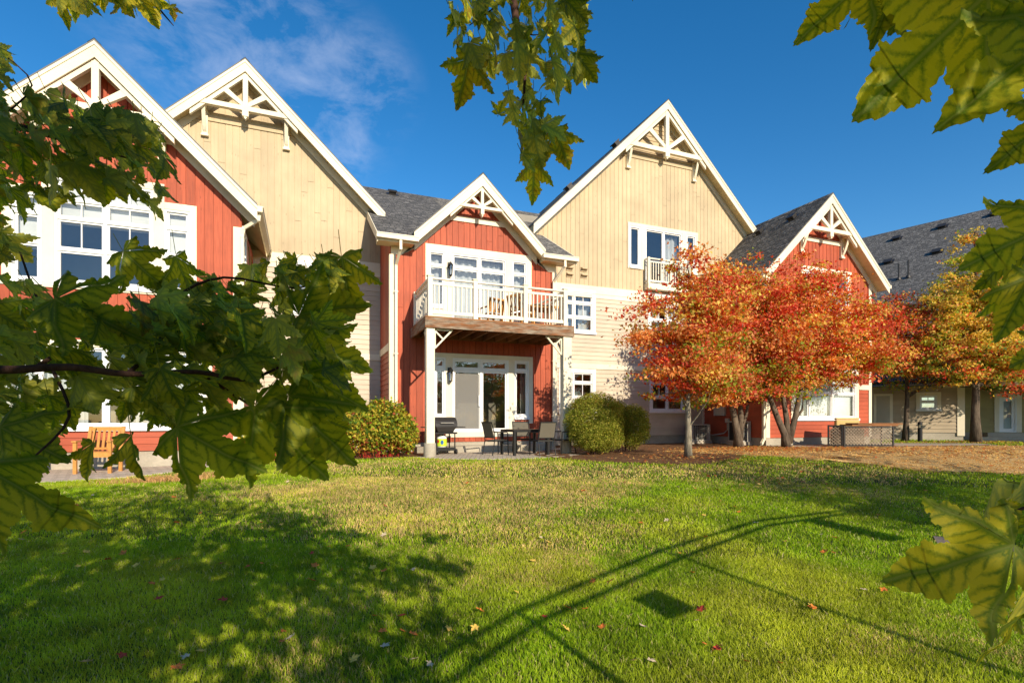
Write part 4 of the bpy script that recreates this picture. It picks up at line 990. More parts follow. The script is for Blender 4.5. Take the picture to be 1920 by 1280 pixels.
# grass: one mesh of tapering blades, thinner on the ground with distance
def frust(n, t0, t1, mg=1.12):
    t = np.sqrt(RNG.random(n)*(t1*t1-t0*t0)+t0*t0); u = (RNG.random(n)*2-1)*mg*.975
    return t*(SN+CS*u), t*(CS-SN*u), t
def notpaved(x, y): return ~(inpoly(x, y, PAT1) | inpoly(x, y, PAT2) | inpoly(x, y, PATH) | inpoly(x, y, SLAB) | ((x > 2.3) & (x < 8) & (y > 15.8)) | ((y > 14.85) & (x < 1)) | ((y > 14.85) & (x > 16) & (x < 22.6)))
def blades(spec, colf, keep):
    V_, F_, C_ = [], [], []; base = 0
    for (n, t0, t1, hgt, wid) in spec:
        x, y, t = frust(n, t0, t1); k = keep(x+RNG.normal(size=n)*.13, y+RNG.normal(size=n)*.13)&notpaved(x, y); x, y, t = x[k], y[k], t[k]; n = len(x)
        tuft = vnoise(x, y, 3.1, 5)*.5+vnoise(x, y, .8, 8)*.5
        h = hgt*(.55+.75*RNG.random(n))*(.72+.6*tuft); wd = wid*(.7+.6*RNG.random(n))
        an = RNG.random(n)*2*np.pi; ln = RNG.random(n)*2*np.pi; le = h*(.25+.75*RNG.random(n)); z = gz(x, y)
        dx, dy = np.cos(an)*wd/2, np.sin(an)*wd/2; lx, ly = np.cos(ln)*le, np.sin(ln)*le
        v = np.empty((n, 5, 3))
        v[:, 0] = np.stack([x-dx, y-dy, z-.005], 1); v[:, 1] = np.stack([x+dx, y+dy, z-.005], 1)
        v[:, 2] = np.stack([x+dx*.8+lx*.35, y+dy*.8+ly*.35, z+h*.6], 1); v[:, 3] = np.stack([x-dx*.8+lx*.35, y-dy*.8+ly*.35, z+h*.6], 1); v[:, 4] = np.stack([x+lx, y+ly, z+h*.95], 1)
        b = base+np.arange(n)*5; F_.append(np.stack([b, b+1, b+2], 1)); F_.append(np.stack([b, b+2, b+3], 1)); F_.append(np.stack([b+3, b+2, b+4], 1)); base += n*5
        V_.append(v.reshape(-1, 3)); c = colf(x, y, n); C_.append(np.repeat(c, 5, 0))
    return np.concatenate(V_), np.concatenate(F_), np.concatenate(C_)
def dryness(x, y):
    n = vnoise(x, y, .55, 21)*.5+vnoise(x, y, 1.6, 22)*.3+vnoise(x, y, 5, 23)*.2
    r1 = np.exp(-((x-3.2)/3.4)**2-((y-9.2)/2.6)**2); r2 = np.exp(-((x-1.2)/2.0)**2-((y-12)/1.5)**2); r3 = .5*np.exp(-((x-9)/4)**2-((y-8)/2)**2); r5 = .6*np.exp(-((x-1.5)/2.5)**2-((y-7)/3)**2); r4 = .35*np.exp(-((x-4.3)/1.2)**2-((y-2.2)/1.)**2)
    return np.clip((np.maximum.reduce([r1, r2, r3, r4, r5])*1.0+n*1.25-.88)*2.0, 0, .88)
def grasscol(x, y, n):
    r_ = RNG.random(n)[:, None]; big = vnoise(x, y, .9, 31)[:, None]
    g1 = np.array([.13, .25, .006]); g2 = np.array([.34, .46, .014]); g3 = np.array([.58, .54, .05])
    c = g1+(g2-g1)*r_; c = c+(g3-c)*(np.clip(big-.35, 0, 1)*.9)
    d = dryness(x, y)[:, None]; dr_ = np.array([.58, .42, .16])*(.7+.6*RNG.random(n)[:, None]); sel = (RNG.random(n)[:, None] < d*.72)
    c = np.where(sel, dr_, c); c = c*(.62+.62*vnoise(x, y, 3.6, 41)+.28*vnoise(x, y, 11, 42))[:, None]; s2 = RNG.random(n)[:, None] < .05; c = np.where(s2, np.array([.6, .5, .22]), c)
    return np.concatenate([c, np.ones((n, 1))], 1)
gv, gf, gc = blades([(260000, 2.9, 5.6, .036, .0042), (220000, 5.6, 10, .040, .0075), (120000, 10, 16, .046, .013), (50000, 16, 32, .07, .03)], grasscol, islawn)
gr = npmesh('grass', gv, gf, M_grassb, col=gc); tag(gr, 'short green lawn grass with dry brown patches', kind='stuff')
# dry needles on the bed and the small dry tuft patch
def strawcol(x, y, n):
    c = np.array([.72, .45, .15])*(.45+.9*RNG.random(n)[:, None]); s_ = RNG.random(n)[:, None]; c = np.where(s_ < .22, np.array([.42, .15, .04]), c); return np.concatenate([c, np.ones((n, 1))], 1)
v, f, c = blades([(110000, 5, 14, .035, .014), (50000, 14, 24, .045, .03)], strawcol, lambda x, y: inpoly(x, y, BED))
o = npmesh('needle_litter', v, f, M_grassb, col=c); tag(o, 'fallen golden needles covering the right bed', kind='stuff')
def patchcol(x, y, n):
    c = np.array([.66, .40, .17])*(.5+.8*RNG.random(n)[:, None]); return np.concatenate([c, np.ones((n, 1))], 1)
v, f, c = blades([(130000, 9.0, 12.6, .13, .010)], patchcol, lambda x, y: inpoly(x, y, PATCH))
o = npmesh('dry_grass', v, f, M_grassb, col=c); tag(o, 'dry reddish grass tufts beside the left patio', kind='stuff')

# ------------------------------------------------------------------ small things
def done(r_, loc, rz=0): r_.location = loc; r_.rotation_euler = (0, 0, rz); return r_
def copytree(o, parent=None):
    c = o.copy(); SC.collection.objects.link(c); c.parent = parent
    for ch in list(o.children): copytree(ch, c)
    return c
# grill with gas bottle
def grill():
    r_ = root('barbecue_grill', 'dark gas grill on a wheeled cart behind the left balcony post', 'grill', built=False)
    k = MB()
    for (x, y) in ((-.28, -.2), (.28, -.2), (-.28, .2), (.28, .2)): k.tube([(x, y, .06), (x, y, .62)], .018, 8)
    k.box(-.34, .34, -.25, .25, .10, .14); k.box(-.34, .34, -.25, .25, .58, .63); k.box(-.3, .3, -.22, -.2, .14, .2)
    k.build('cart', M_black, r_)
    k = MB(); pr = [(-.24, .63), (.24, .63), (.28, .78), (-.28, .78)]
    k.hexa([(-.24, -.2, .63), (.24, -.2, .63), (.24, .2, .63), (-.24, .2, .63), (-.33, -.25, .80), (.33, -.25, .80), (.33, .25, .80), (-.33, .25, .80)]); k.build('firebox', M_dark, r_, bevel=.02)
    k = MB(); n = 10; prof = [(-.26*math.cos(math.pi*i/n), .80+.27*math.sin(math.pi*i/n)) for i in range(n+1)]
    for (ya, za), (yb_, zb2) in zip(prof, prof[1:]): k.face([(-.34, ya, za), (.34, ya, za), (.34, yb_, zb2), (-.34, yb_, zb2)], r=.5)
    for x in (-.34, .34): k.face([(x, y, z) for y, z in prof], r=.5)
    k.build('lid', M_dark, r_)
    k = MB(); k.tube([(-.2, -.26, .90), (-.2, -.31, .90), (.2, -.31, .90), (.2, -.26, .90)], .012, 8); k.build('handle', M_grey, r_)
    for x0_, x1_ in ((.34, .62), (-.62, -.34)):
        k = MB(); k.box(x0_, x1_, -.2, .2, .76, .79); k.build('side_shelf', M_dark, r_)
    for x in (-.3, .3):
        k = MB(); a = [(x-.03, -.22, .07), (x+.03, -.22, .07)]; k.tube(a, .075, 16); k.build('wheel', M_black, r_)
    return r_
gl_ = done(grill(), (P(831, 800, 15.0).x, 15.0, .585), .15)
tk = root('gas_bottle', 'white gas bottle in a lime sleeve standing under the grill', 'gas bottle', built=False)
M_lime = paint('lime_sleeve', (.55, .75, .04), (3, 3, 3), .05, .4)
k = MB(); k.lathe((0, 0, 0), [(.10, 0), (.11, .02), (.105, .04), (.15, .06), (.155, .30), (.14, .38), (.07, .43), (.03, .44), (.03, .47)], 24, .5); k.build('bottle', M_white, tk, True)
k = MB(); k.lathe((0, 0, 0), [(.156, .08), (.159, .085), (.159, .29), (.156, .295)], 24, .5); k.build('sleeve', M_lime, tk)
k = MB(); k.tube([(-.11, 0, .42), (-.11, 0, .50), (.11, 0, .50), (.11, 0, .42)], .014, 8); k.lathe((0, 0, .45), [(.03, 0), (.045, .03), (.02, .05)], 12); k.build('valve', M_grey, tk)
k = MB(); M_blue = paint('blue_badge', (.03, .12, .35), (3, 3, 3), .02, .4); M_redb = paint('red_badge', (.6, .05, .02), (3, 3, 3), .02, .4)
def badge(ang, z, w_, h_, m, nm):
    k = MB(); n = 12
    for i in range(n):
        t0, t1 = 2*math.pi*i/n, 2*math.pi*(i+1)/n; r0 = .1605
        q = lambda t, s_: (r0*math.cos(ang+s_*w_/2*math.cos(t)/r0), r0*math.sin(ang+s_*w_/2*math.cos(t)/r0), z+s_*h_/2*math.sin(t))
        k.face([q(t0, 0), q(t0, 1), q(t1, 1)])
    k.build(nm, m, tk)
badge(-math.pi/2-.1, .19, .09, .13, M_blue, 'badge'); badge(-math.pi/2-.9, .22, .08, .10, M_redb, 'badge')
done(tk, (gl_.location.x-.05, 15.02, .585+.14))
tk.location.z = .585+.145
# patio table and chairs
def table(label, name, w_, d_, h_, top, leg):
    r_ = root(name, label, 'table', built=False)
    k = MB(); n = 7
    for i in range(n): a = -d_/2+.03+(d_-.06)*i/n; k.box(-w_/2+.05, w_/2-.05, a, a+(d_-.06)/n-.012, h_-.03, h_-.005)
    k.build('tabletop', top, r_)
    k = MB()
    for a in ((-w_/2, w_/2, -d_/2, -d_/2+.05), (-w_/2, w_/2, d_/2-.05, d_/2), (-w_/2, -w_/2+.05, -d_/2+.05, d_/2-.05), (w_/2-.05, w_/2, -d_/2+.05, d_/2-.05)): k.box(*a, h_-.07, h_)
    k.build('table_frame', leg, r_)
    for sx in (-1, 1):
        for sy in (-1, 1):
            k = MB(); x, y = sx*(w_/2-.035), sy*(d_/2-.035); k.box(x-.035, x+.035, y-.035, y+.035, 0, h_-.07); k.build('leg', leg, r_)
    return r_
def sling_chair(label):
    r_ = root('patio_chair', label, 'chair', group='dark metal chairs round the patio table', built=False)
    # seat faces +y
    for sx in (-1, 1):
        k = MB(); x = sx*.26
        k.tube([(x, .25, 0), (x, .23, .62), (x, .20, .645), (x, -.20, .65)], .015, 8); k.build('front_leg', M_black, r_)
        k = MB(); k.tube([(x, -.28, 0), (x, -.20, .42), (x, -.22, .65), (x, -.31, .93)], .015, 8); k.build('rear_leg', M_black, r_)
    k = MB(); k.beam((-.26, .22, .40), (.26, .22, .40), .03, .03); k.beam((-.26, -.2, .40), (.26, -.2, .40), .03, .03)
    for x in (-.245, .245): k.beam((x, -.2, .40), (x, .22, .42), .025, .03)
    k.build('seat_frame', M_black, r_)
    k = MB(); k.hexa([(-.23, -.19, .405), (.23, -.19, .405), (.23, .22, .415), (-.23, .22, .415), (-.23, -.19, .42), (.23, -.19, .42), (.23, .22, .43), (-.23, .22, .43)]); k.build('seat', M_sling, r_)
    k = MB(); k.hexa([(-.24, -.205, .50), (.24, -.205, .50), (.24, -.225, .50), (-.24, -.225, .50), (-.24, -.305, .91), (.24, -.305, .91), (.24, -.325, .91), (-.24, -.325, .91)]); k.build('backrest', M_sling, r_)
    k = MB(); k.beam((-.26, -.315, .92), (.26, -.315, .92), .03, .03); k.beam((-.26, -.215, .49), (.26, -.215, .49), .025, .025); k.build('back_frame', M_black, r_)
    return r_
zP = .584
tb = table('dark slatted dining table on the curved patio', 'patio_table', 1.15, .85, .72, M_table, M_black)
tbx, tby = 5.9, 13.9
done(tb, (tbx, tby, zP), .1)
ch = sling_chair('dark chair left of the patio table, nearest the sliding door')
done(ch, (tbx-.85, tby+.1, zP), -1.35)
for (dx, dy, rz, lab) in ((.30, -.55, .12, 'dark chair with its back to the lawn, before the table'), (.30, .85, 3.0, 'dark chair behind the table against the red wall'), (1.15, -.15, 1.75, 'dark chair right of the table beside the round shrub')):
    c = copytree(ch); c.location = (tbx+dx, tby+dy, zP); c.rotation_euler = (0, 0, rz); c['label'] = lab
# balcony furniture: slatted wooden chairs and table
def wood_chair(label, group):
    r_ = root('wooden_chair', label, 'chair', group=group, built=False)
    for sx in (-1, 1):
        x = sx*.25
        k = MB(); k.box(x-.025, x+.025, .2, .25, 0, .66); k.build('front_leg', M_chairwood, r_)
        k = MB(); k.beam((x, -.22, 0), (x, -.24, .45), .05, .05, up=(0, 1, 0)); k.beam((x, -.24, .45), (x, -.36, .98), .05, .045, up=(0, 1, 0)); k.build('rear_leg', M_chairwood, r_)
        k = MB(); k.box(x-.035, x+.035, -.26, .28, .66, .69); k.build('armrest', M_chairwood, r_)
    k = MB()
    for i in range(6): y = -.22+i*.078; k.box(-.25, .25, y, y+.064, .42, .445)
    k.box(-.225, .225, .205, .245, .34, .42); k.build('seat', M_chairwood, r_)
    k = MB()
    for i in range(6): x = -.19+i*.076; k.beam((x, -.27, .52), (x, -.35, .90), .04, .016, up=(0, 1, .2))
    k.beam((-.225, -.355, .93), (.225, -.355, .93), .035, .09); k.beam((-.225, -.262, .50), (.225, -.262, .50), .03, .05); k.build('backrest', M_chairwood, r_)
    return r_
wc = wood_chair('low honey wood chair behind the balcony railing, near the sliding door', 'honey wood chairs on the balcony')
wc.scale = (1, 1, .78); done(wc, (wx(915, 15), 14.75, DK), .25)
c = copytree(wc); c.scale = (1, 1, 1); c.location = (wx(972, 15.), 14.75, DK); c.rotation_euler = (0, 0, -1.2); c['label'] = 'tall honey wood chair left of the balcony table'
tb2 = table('honey wood table at the right end of the balcony', 'balcony_table', .95, .8, .74, M_chairwood, M_chairwood)
done(tb2, (wx(1018, 14.9), 15.0, DK), 0)
# big armchairs on the left patio
ac = wood_chair('honey wood armchair at the left end of the left patio', 'honey wood armchairs on the left patio')
p = T(60, 882, 1); 
ac.scale = (1.25, 1.1, 1.0); done(ac, (-5.55, 13.95, .452), math.pi+.1)
c = copytree(ac); c.location = (-4.10, 13.75, .452); c.rotation_euler = (0, 0, math.pi-.12); c['label'] = 'honey wood armchair below the left ground floor window'
# air conditioners and the boxes on the side wall
def acu(label, x, y, w_, h_, d_, rz):
    r_ = root('air_conditioner', label, 'air conditioner', group='outdoor air conditioning units', built=False)
    k = MB(); k.box(-w_/2, w_/2, -d_/2, d_/2, .05, .09); k.box(-w_/2, w_/2, -d_/2, d_/2, h_-.05, h_)
    for sx in (-1, 1):
        for sy in (-1, 1): k.box(sx*(w_/2-.02)-.02, sx*(w_/2-.02)+.02, sy*(d_/2-.02)-.02, sy*(d_/2-.02)+.02, .09, h_-.05)
    k.box(w_/2-.14, w_/2-.001, -d_/2+.001, d_/2-.001, .09, h_-.05); k.build('case', M_grey, r_)
    k = MB(); k.box(-w_/2+.03, w_/2-.14, -d_/2+.03, d_/2-.03, .09, h_-.05); k.build('coil', M_black, r_)
    k = MB(); n = 12
    for i in range(n): z = .12+(h_-.2)*i/n; k.box(-w_/2+.04, w_/2-.15, -d_/2+.004, -d_/2+.014, z, z+.010)
    for i in range(8): x_ = -w_/2+.06+(w_-.24)*i/7; k.box(x_-.004, x_+.004, -d_/2-.004, -d_/2+.003, .10, h_-.06)
    k.build('grille', M_grey, r_)
    k = MB(); k.box(-w_/2-.05, w_/2+.05, -d_/2-.05, d_/2+.05, -.12, .05); k.build('pad', M_conc, r_)
    return done(r_, (x, y, .66), rz)
acu('grey boxy air conditioner against the tan wall, left of the two', 15.25, 17.5, .85, .72, .5, -.1)
acu('upright air conditioner between the two twisted trunks', 16.9-.95, 15.95, .62, .85, .6, -.3)
def wallbox(name, label, cat, s_, z_, w_, h_, d_):
    r_ = root(name, label, cat, (XL5, Y2-s_, z_)); k = MB(); k.wbox(ws5, s_-w_/2, s_+w_/2, .02, d_, z_-h_/2, z_+h_/2, .5); k.build('case', M_grey, r_, bevel=.01)
    k = MB(); k.wbox(ws5, s_-w_*.32, s_+w_*.32, d_+.001, d_+.012, z_-h_*.32, z_+h_*.32, .2); k.wbox(ws5, s_-.01, s_+.01, d_+.012, d_+.018, z_-h_*.3, z_+h_*.3, .2); k.build('cover', M_door, r_)
    return r_
def sX(px): d = dirpx(px, HOR); return Y2-XL5*d.y/d.x
def zX(px, py): d = dirpx(px, py); return CAMZ+d.z*XL5/d.x
wallbox('meter_box', 'pale square meter box on the red side wall', 'meter box', sX(1352), zX(1352, 771), .62, .36, .12)
wallbox('switch_box', 'small grey switch box above the conduit on the red wall', 'switch box', sX(1366), zX(1366, 788), .2, .18, .1)
cd = root('conduit_pipe', 'bent grey conduit from the switch box to the air conditioner', 'conduit', (XL5, 16.5, 1.))
k = MB(); a = ws5(sX(1366), .06, zX(1366, 793)); 
k.tube([a, (a[0], a[1], a[2]-.28), (a[0]-.04, a[1]+.15, a[2]-.42), (a[0]-.3, a[1]+.5, a[2]-.50), (a[0]-.5, a[1]+.75, a[2]-.46)], .022, 8); k.build('pipe', M_grey, cd)
# bollard light
bl_ = root('bollard_light', 'short black bollard light on the far grass strip', 'bollard', built=False)
k = MB(); k.lathe((0, 0, 0), [(.09, 0), (.09, .62), (.075, .63)], 20, .5); k.build('post', M_black, bl_)
k = MB(); k.lathe((0, 0, 0), [(.07, .63), (.07, .76)], 20, .5); k.build('lens', M_glass, bl_)
k = MB(); k.lathe((0, 0, 0), [(.095, .76), (.095, .82), (.07, .88), (.02, .9)], 20, .5)
for i in range(3): k.lathe((0, 0, 0), [(.088, .655+i*.035), (.088, .665+i*.035)], 20, .5)
k.build('cap', M_black, bl_)
p = T(1725, 826, 985*.98/41); bl_.location = (p.x, p.y, .58)
# lattice sided bench and narrow lattice chair on the path
def lattice(k, x0_, x1_, z0_, z1_, y, th=.012, st=.115):
    W_, H_ = x1_-x0_, z1_-z0_; n = int((W_+H_)/st)
    for sgn in (1, -1):
        for i in range(1, n):
            c_ = i*st
            a = Vector((max(0, c_-H_), min(c_, H_))); b = Vector((min(c_, W_), max(0, c_-W_)))
            if (b-a).length < .03: continue
            fx = (lambda v: x0_+v.x) if sgn > 0 else (lambda v: x1_-v.x)
            yy = y+(0 if sgn > 0 else th)
            k.beam((fx(a), yy, z0_+a.y), (fx(b), yy, z0_+b.y), .010, .028, up=(0, 1, 0)) if False else k.beam((fx(a), yy, z0_+a.y), (fx(b), yy, z0_+b.y), .022, .008, up=(0, 1, 0))
def latt_box(name, label, cat, w_, h_, d_, top):
    r_ = root(name, label, cat, built=False)
    k = MB()
    for sx in (-1, 1):
        for sy in (-1, 1): k.box(sx*(w_/2)-.025, sx*(w_/2)+.025, sy*d_/2-.025, sy*d_/2+.025, 0, h_)
    for z in (.06, h_-.03): k.box(-w_/2+.026, w_/2-.026, -d_/2-.02, -d_/2+.02, z-.02, z+.02); k.box(-w_/2+.026, w_/2-.026, d_/2-.02, d_/2+.02, z-.02, z+.02); k.box(-w_/2-.02, -w_/2+.02, -d_/2+.026, d_/2-.026, z-.02, z+.02); k.box(w_/2-.02, w_/2+.02, -d_/2+.026, d_/2-.026, z-.02, z+.02)
    k.build('frame', M_dark, r_)
    k = MB(); lattice(k, -w_/2+.03, w_/2-.03, .08, h_-.05, -d_/2); lattice(k, -w_/2+.03, w_/2-.03, .08, h_-.05, d_/2); k.build('lattice', M_latt, r_)
    if top:
        k = MB(); k.box(-w_/2+.25, w_/2+.15, -d_/2-.05, d_/2+.05, h_+.002, h_+.05); k.box(-w_/2+.5, w_/2+.35, -d_/2, d_/2+.1, h_+.051, h_+.10); k.build('slab_top', M_rawwood, r_)
    return r_
lb = latt_box('lattice_table', 'long dark lattice table with stacked wood tops on the path', 'table', 1.75, .75, .6, True)
tt = 18.9; p = T(1618, 833, tt); done(lb, (p.x, p.y, .60), -.36)
lc = latt_box('lattice_chair', 'narrow dark lattice chair left of the lattice table', 'chair', .42, .78, .5, False)
p = T(1566, 833, 18.9); done(lc, (p.x, p.y, .60), -.9)
M_cush = paint('tan_cushion', (.60, .42, .16), (9, 9, 9), .1, .9)
cu = root('seat_cushion', 'tan folded cushion leaning behind the lattice table', 'cushion', built=False)
k = MB(); k.box(-.5, .5, -.07, .07, 0, .34); k.box(-.5, .5, -.06, .08, .345, .42); k.build('cushion', M_cush, cu, bevel=.04)
k = MB(); k.box(-.45, .45, -.3, .3, -.6, -.001); k.build('base_box', M_table, cu)
p = T(1588, 800, 19.6); done(cu, (p.x, p.y, 1.22), -.2)
# railing behind the camera: its shadow crosses the lawn
S2 = Vector((.15, -1, .45))
def caster(px, py, z):
    """where a point at height z must stand so that its shadow falls at this spot of the lawn"""
    d = dirpx(px, py); t = 5.
    for _ in range(30): zg = G(d.x*t, d.y*t); t = (zg-CAMZ)/d.z
    k_ = (z-G(d.x*t, d.y*t))/.45; return Vector((d.x*t+.15*k_, d.y*t-k_, z))
rl = root('metal_railing', 'two-rail metal railing behind the viewer, shadow on the lawn', 'railing', (2.3, -.3, 0))
path = [caster(px, py, 2.0) for px, py in ((640, 1340), (780, 1256), (964, 1147), (1233, 1033), (1417, 977), (1665, 946), (1760, 940))]
path2 = [caster(px, py, 1.75) for px, py in ((700, 1362), (836, 1278), (999, 1168), (1275, 1045), (1431, 987), (1665, 950), (1760, 943))]
k = MB(); k.tube(path, .022, 10); k.build('top_rail', M_dark, rl)
k = MB(); k.tube(path2, .022, 10); k.build('lower_rail', M_dark, rl)
for j in (2, 3):
    p = path2[j]; k = MB(); k.tube([(p.x, p.y, -.05), (p.x, p.y, 1.79)], .032, 10); k.tube([(p.x, p.y, 1.7), path[j]], .03, 8); k.build('post', M_dark, rl)
for (px, py, z0_, z1_, w_) in ((1236, 1132, 1.40, 1.62, .36), (1590, 993, 1.12, 1.68, .42)):
    p = caster(px, py, (z0_+z1_)/2); j = min(range(len(path)-1), key=lambda i: (path[i].xy-p.xy).length); d = (path[j+1]-path[j]); d.z = 0; d.normalize()
    k = MB(); k.beam(Vector((p.x, p.y, (z0_+z1_)/2))-d*w_/2, Vector((p.x, p.y, (z0_+z1_)/2))+d*w_/2, .02, z1_-z0_)
    k.tube([(p.x, p.y, z1_), (p.x, p.y, 1.76)], .004, 5); q = k.build('plate', M_dark, rl)
# ------------------------------------------------------------------ trees and shrubs
HEX = np.array([[0, 0, 0], [.42, .28, .05], [.2, .5, .02], [0, 1, -.08], [-.2, .5, .02], [-.42, .28, .05]])
def orient(n, up_bias=.5, sun_bias=.3):
    nv = RNG.normal(size=(n, 3)); nv /= np.linalg.norm(nv, axis=1)[:, None]; nv = nv+np.array([0, 0, up_bias])+np.array(SUND)*sun_bias; nv /= np.linalg.norm(nv, axis=1)[:, None]
    a = RNG.normal(size=(n, 3)); a[:, 2] -= .6; a -= (a*nv).sum(1)[:, None]*nv; a /= np.linalg.norm(a, axis=1)[:, None]
    return nv, a, np.cross(a, nv)
def leafcloud(name, pts, size, col, parent, mat=None, up=.5):
    n = len(pts); nv, a, s_ = orient(n, up); sz = size*(.6+.7*RNG.random(n)); tv = HEX
    v = pts[:, None, :]+sz[:, None, None]*(tv[None, :, 0:1]*s_[:, None, :]+tv[None, :, 1:2]*a[:, None, :]+tv[None, :, 2:3]*nv[:, None, :])
    f = np.arange(n*6).reshape(n, 6)
    return npmesh(name, v.reshape(-1, 3), f, mat or M_leaf, parent, col=np.repeat(np.concatenate([col, np.ones((n, 1))], 1), 6, 0))
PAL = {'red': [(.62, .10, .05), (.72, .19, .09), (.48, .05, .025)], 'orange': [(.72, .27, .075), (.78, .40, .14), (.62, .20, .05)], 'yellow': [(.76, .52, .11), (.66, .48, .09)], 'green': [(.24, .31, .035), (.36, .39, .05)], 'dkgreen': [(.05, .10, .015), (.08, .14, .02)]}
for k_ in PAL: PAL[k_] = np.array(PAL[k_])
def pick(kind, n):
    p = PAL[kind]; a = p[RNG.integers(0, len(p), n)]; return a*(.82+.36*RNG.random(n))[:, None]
def maple(name, label, base, crown, nclump, perclump, leaf, mixf, trunks, trunk_r, bark, clump_r=.42, flat=.55, seed=1, group='autumn trees beside the houses', fork=None):
    """crown: list of ellipsoids (dx,dy,z,rx,ry,rz) relative to base; mixf(p)-> weights of the palette"""
    rr = random.Random(seed); r_ = root(name, label, 'tree', base, group); B = Vector(base)
    tips = []; wts = [c[3]*c[4]*c[5] for c in crown]
    while len(tips) < nclump:
        c = rr.choices(crown, wts)[0]; d = Vector((rr.gauss(0, 1), rr.gauss(0, 1), rr.gauss(0, 1))).normalized()*(rr.random()**.42)*(rr.uniform(1.1, 1.5) if rr.random() < .26 else 1)
        tips.append(Vector((B.x+c[0]+d.x*c[3], B.y+c[1]+d.y*c[4], B.z+c[2]+d.z*c[5])))
    k = MB(); br = MB(); ends = []
    for (pts, r0) in trunks:
        P_ = [B+Vector(p) for p in pts]; m = len(P_); k.tube(P_, [r0*(1-.62*i/(m-1))*(1.35 if i == 0 and pts[0][2] < .05 else 1) for i in range(m)], 10)
        for i in range(1, m): ends.append((P_[i], r0*(1-.62*i/(m-1))))
        ends.append(((P_[-1]+P_[-2])/2, r0*.45))
    tr = k.build('trunk', bark, r_, True)
    # limbs: link every clump to the nearest lower node, nodes growing outwards
    nodes = [(p, r) for p, r in ends]
    order = sorted(tips, key=lambda p: min((p-q).length for q, _ in ends))
    for p in order:
        q, rq_ = min(nodes, key=lambda nr: (p-nr[0]).length*(1.0 if nr[0].z < p.z+.1 else 1.7)+(.4 if nr[1] < .007 else 0))
        L = (p-q).length
        if L > 1.5 and len(nodes) > 10 and rr.random() < .3: pass
        r0 = max(.006, min(rq_*.62, .012+.014*L)); mid = (p+q)/2+Vector((rr.uniform(-.1, .1), rr.uniform(-.1, .1), -.06*L))*min(L, 1)
        br.tube([q, mid, p], [r0, r0*.75, r0*.45], 5, False); nodes.append((p, r0*.5)); nodes.append((mid, r0*.7))
    br.build('branch', bark, r_, True)
    pts, cols = [], []
    cz = sum(c[2]*w_ for c, w_ in zip(crown, wts))/sum(wts)+B.z
    for p in tips:
        n = int(perclump*rr.uniform(.35, 1.5)); s_ = clump_r*rr.uniform(.55, 1.25)
        s_ *= 1.12; q = np.array(p)+RNG.normal(size=(n, 3))*np.array([s_, s_, s_*flat*.68])*.62
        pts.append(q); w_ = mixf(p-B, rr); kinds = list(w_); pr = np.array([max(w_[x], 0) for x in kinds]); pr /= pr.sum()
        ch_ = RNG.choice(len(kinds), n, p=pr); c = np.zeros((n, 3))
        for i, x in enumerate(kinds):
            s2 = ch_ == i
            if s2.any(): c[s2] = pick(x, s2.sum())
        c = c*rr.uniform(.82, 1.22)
        cols.append(c)
    cr_ = leafcloud('crown', np.concatenate(pts), leaf, np.concatenate(cols), r_)
    return r_
def mx(base, seedp):
    def f(p, rr):
        h = base(p); k = rr.choice(list(h)); h = {a: b*(14 if a == k else 1) for a, b in h.items()}; return h
    return f
# slim tree beside the round shrub
pA = T(1290, 860, 1.03*985/75); bA = (pA.x, pA.y, G(pA.x, pA.y))
def fA(p):
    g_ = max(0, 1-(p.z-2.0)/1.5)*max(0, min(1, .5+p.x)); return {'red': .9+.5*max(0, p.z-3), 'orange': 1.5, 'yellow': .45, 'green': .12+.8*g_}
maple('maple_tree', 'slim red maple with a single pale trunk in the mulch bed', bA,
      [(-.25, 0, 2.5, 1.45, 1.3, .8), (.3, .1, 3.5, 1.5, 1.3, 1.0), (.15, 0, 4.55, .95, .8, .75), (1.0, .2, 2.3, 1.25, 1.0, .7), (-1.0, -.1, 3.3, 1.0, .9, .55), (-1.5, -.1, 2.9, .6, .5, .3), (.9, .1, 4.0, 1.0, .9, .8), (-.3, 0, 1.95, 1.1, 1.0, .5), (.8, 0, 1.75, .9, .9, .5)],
      275, 95, .092, mx(fA, 1), [([(0, 0, -.05), (.02, 0, .8), (-.02, 0, 1.6), (.03, .03, 2.6), (.05, .05, 3.8), (.1, .05, 4.7)], .085), ([(0, 0, 1.25), (-.35, -.05, 1.7), (-.8, -.1, 2.2)], .03), ([(0, 0, 1.5), (.4, .1, 1.9), (1.0, .2, 2.3)], .03)], .085, M_barkg, .30, .6, 3)
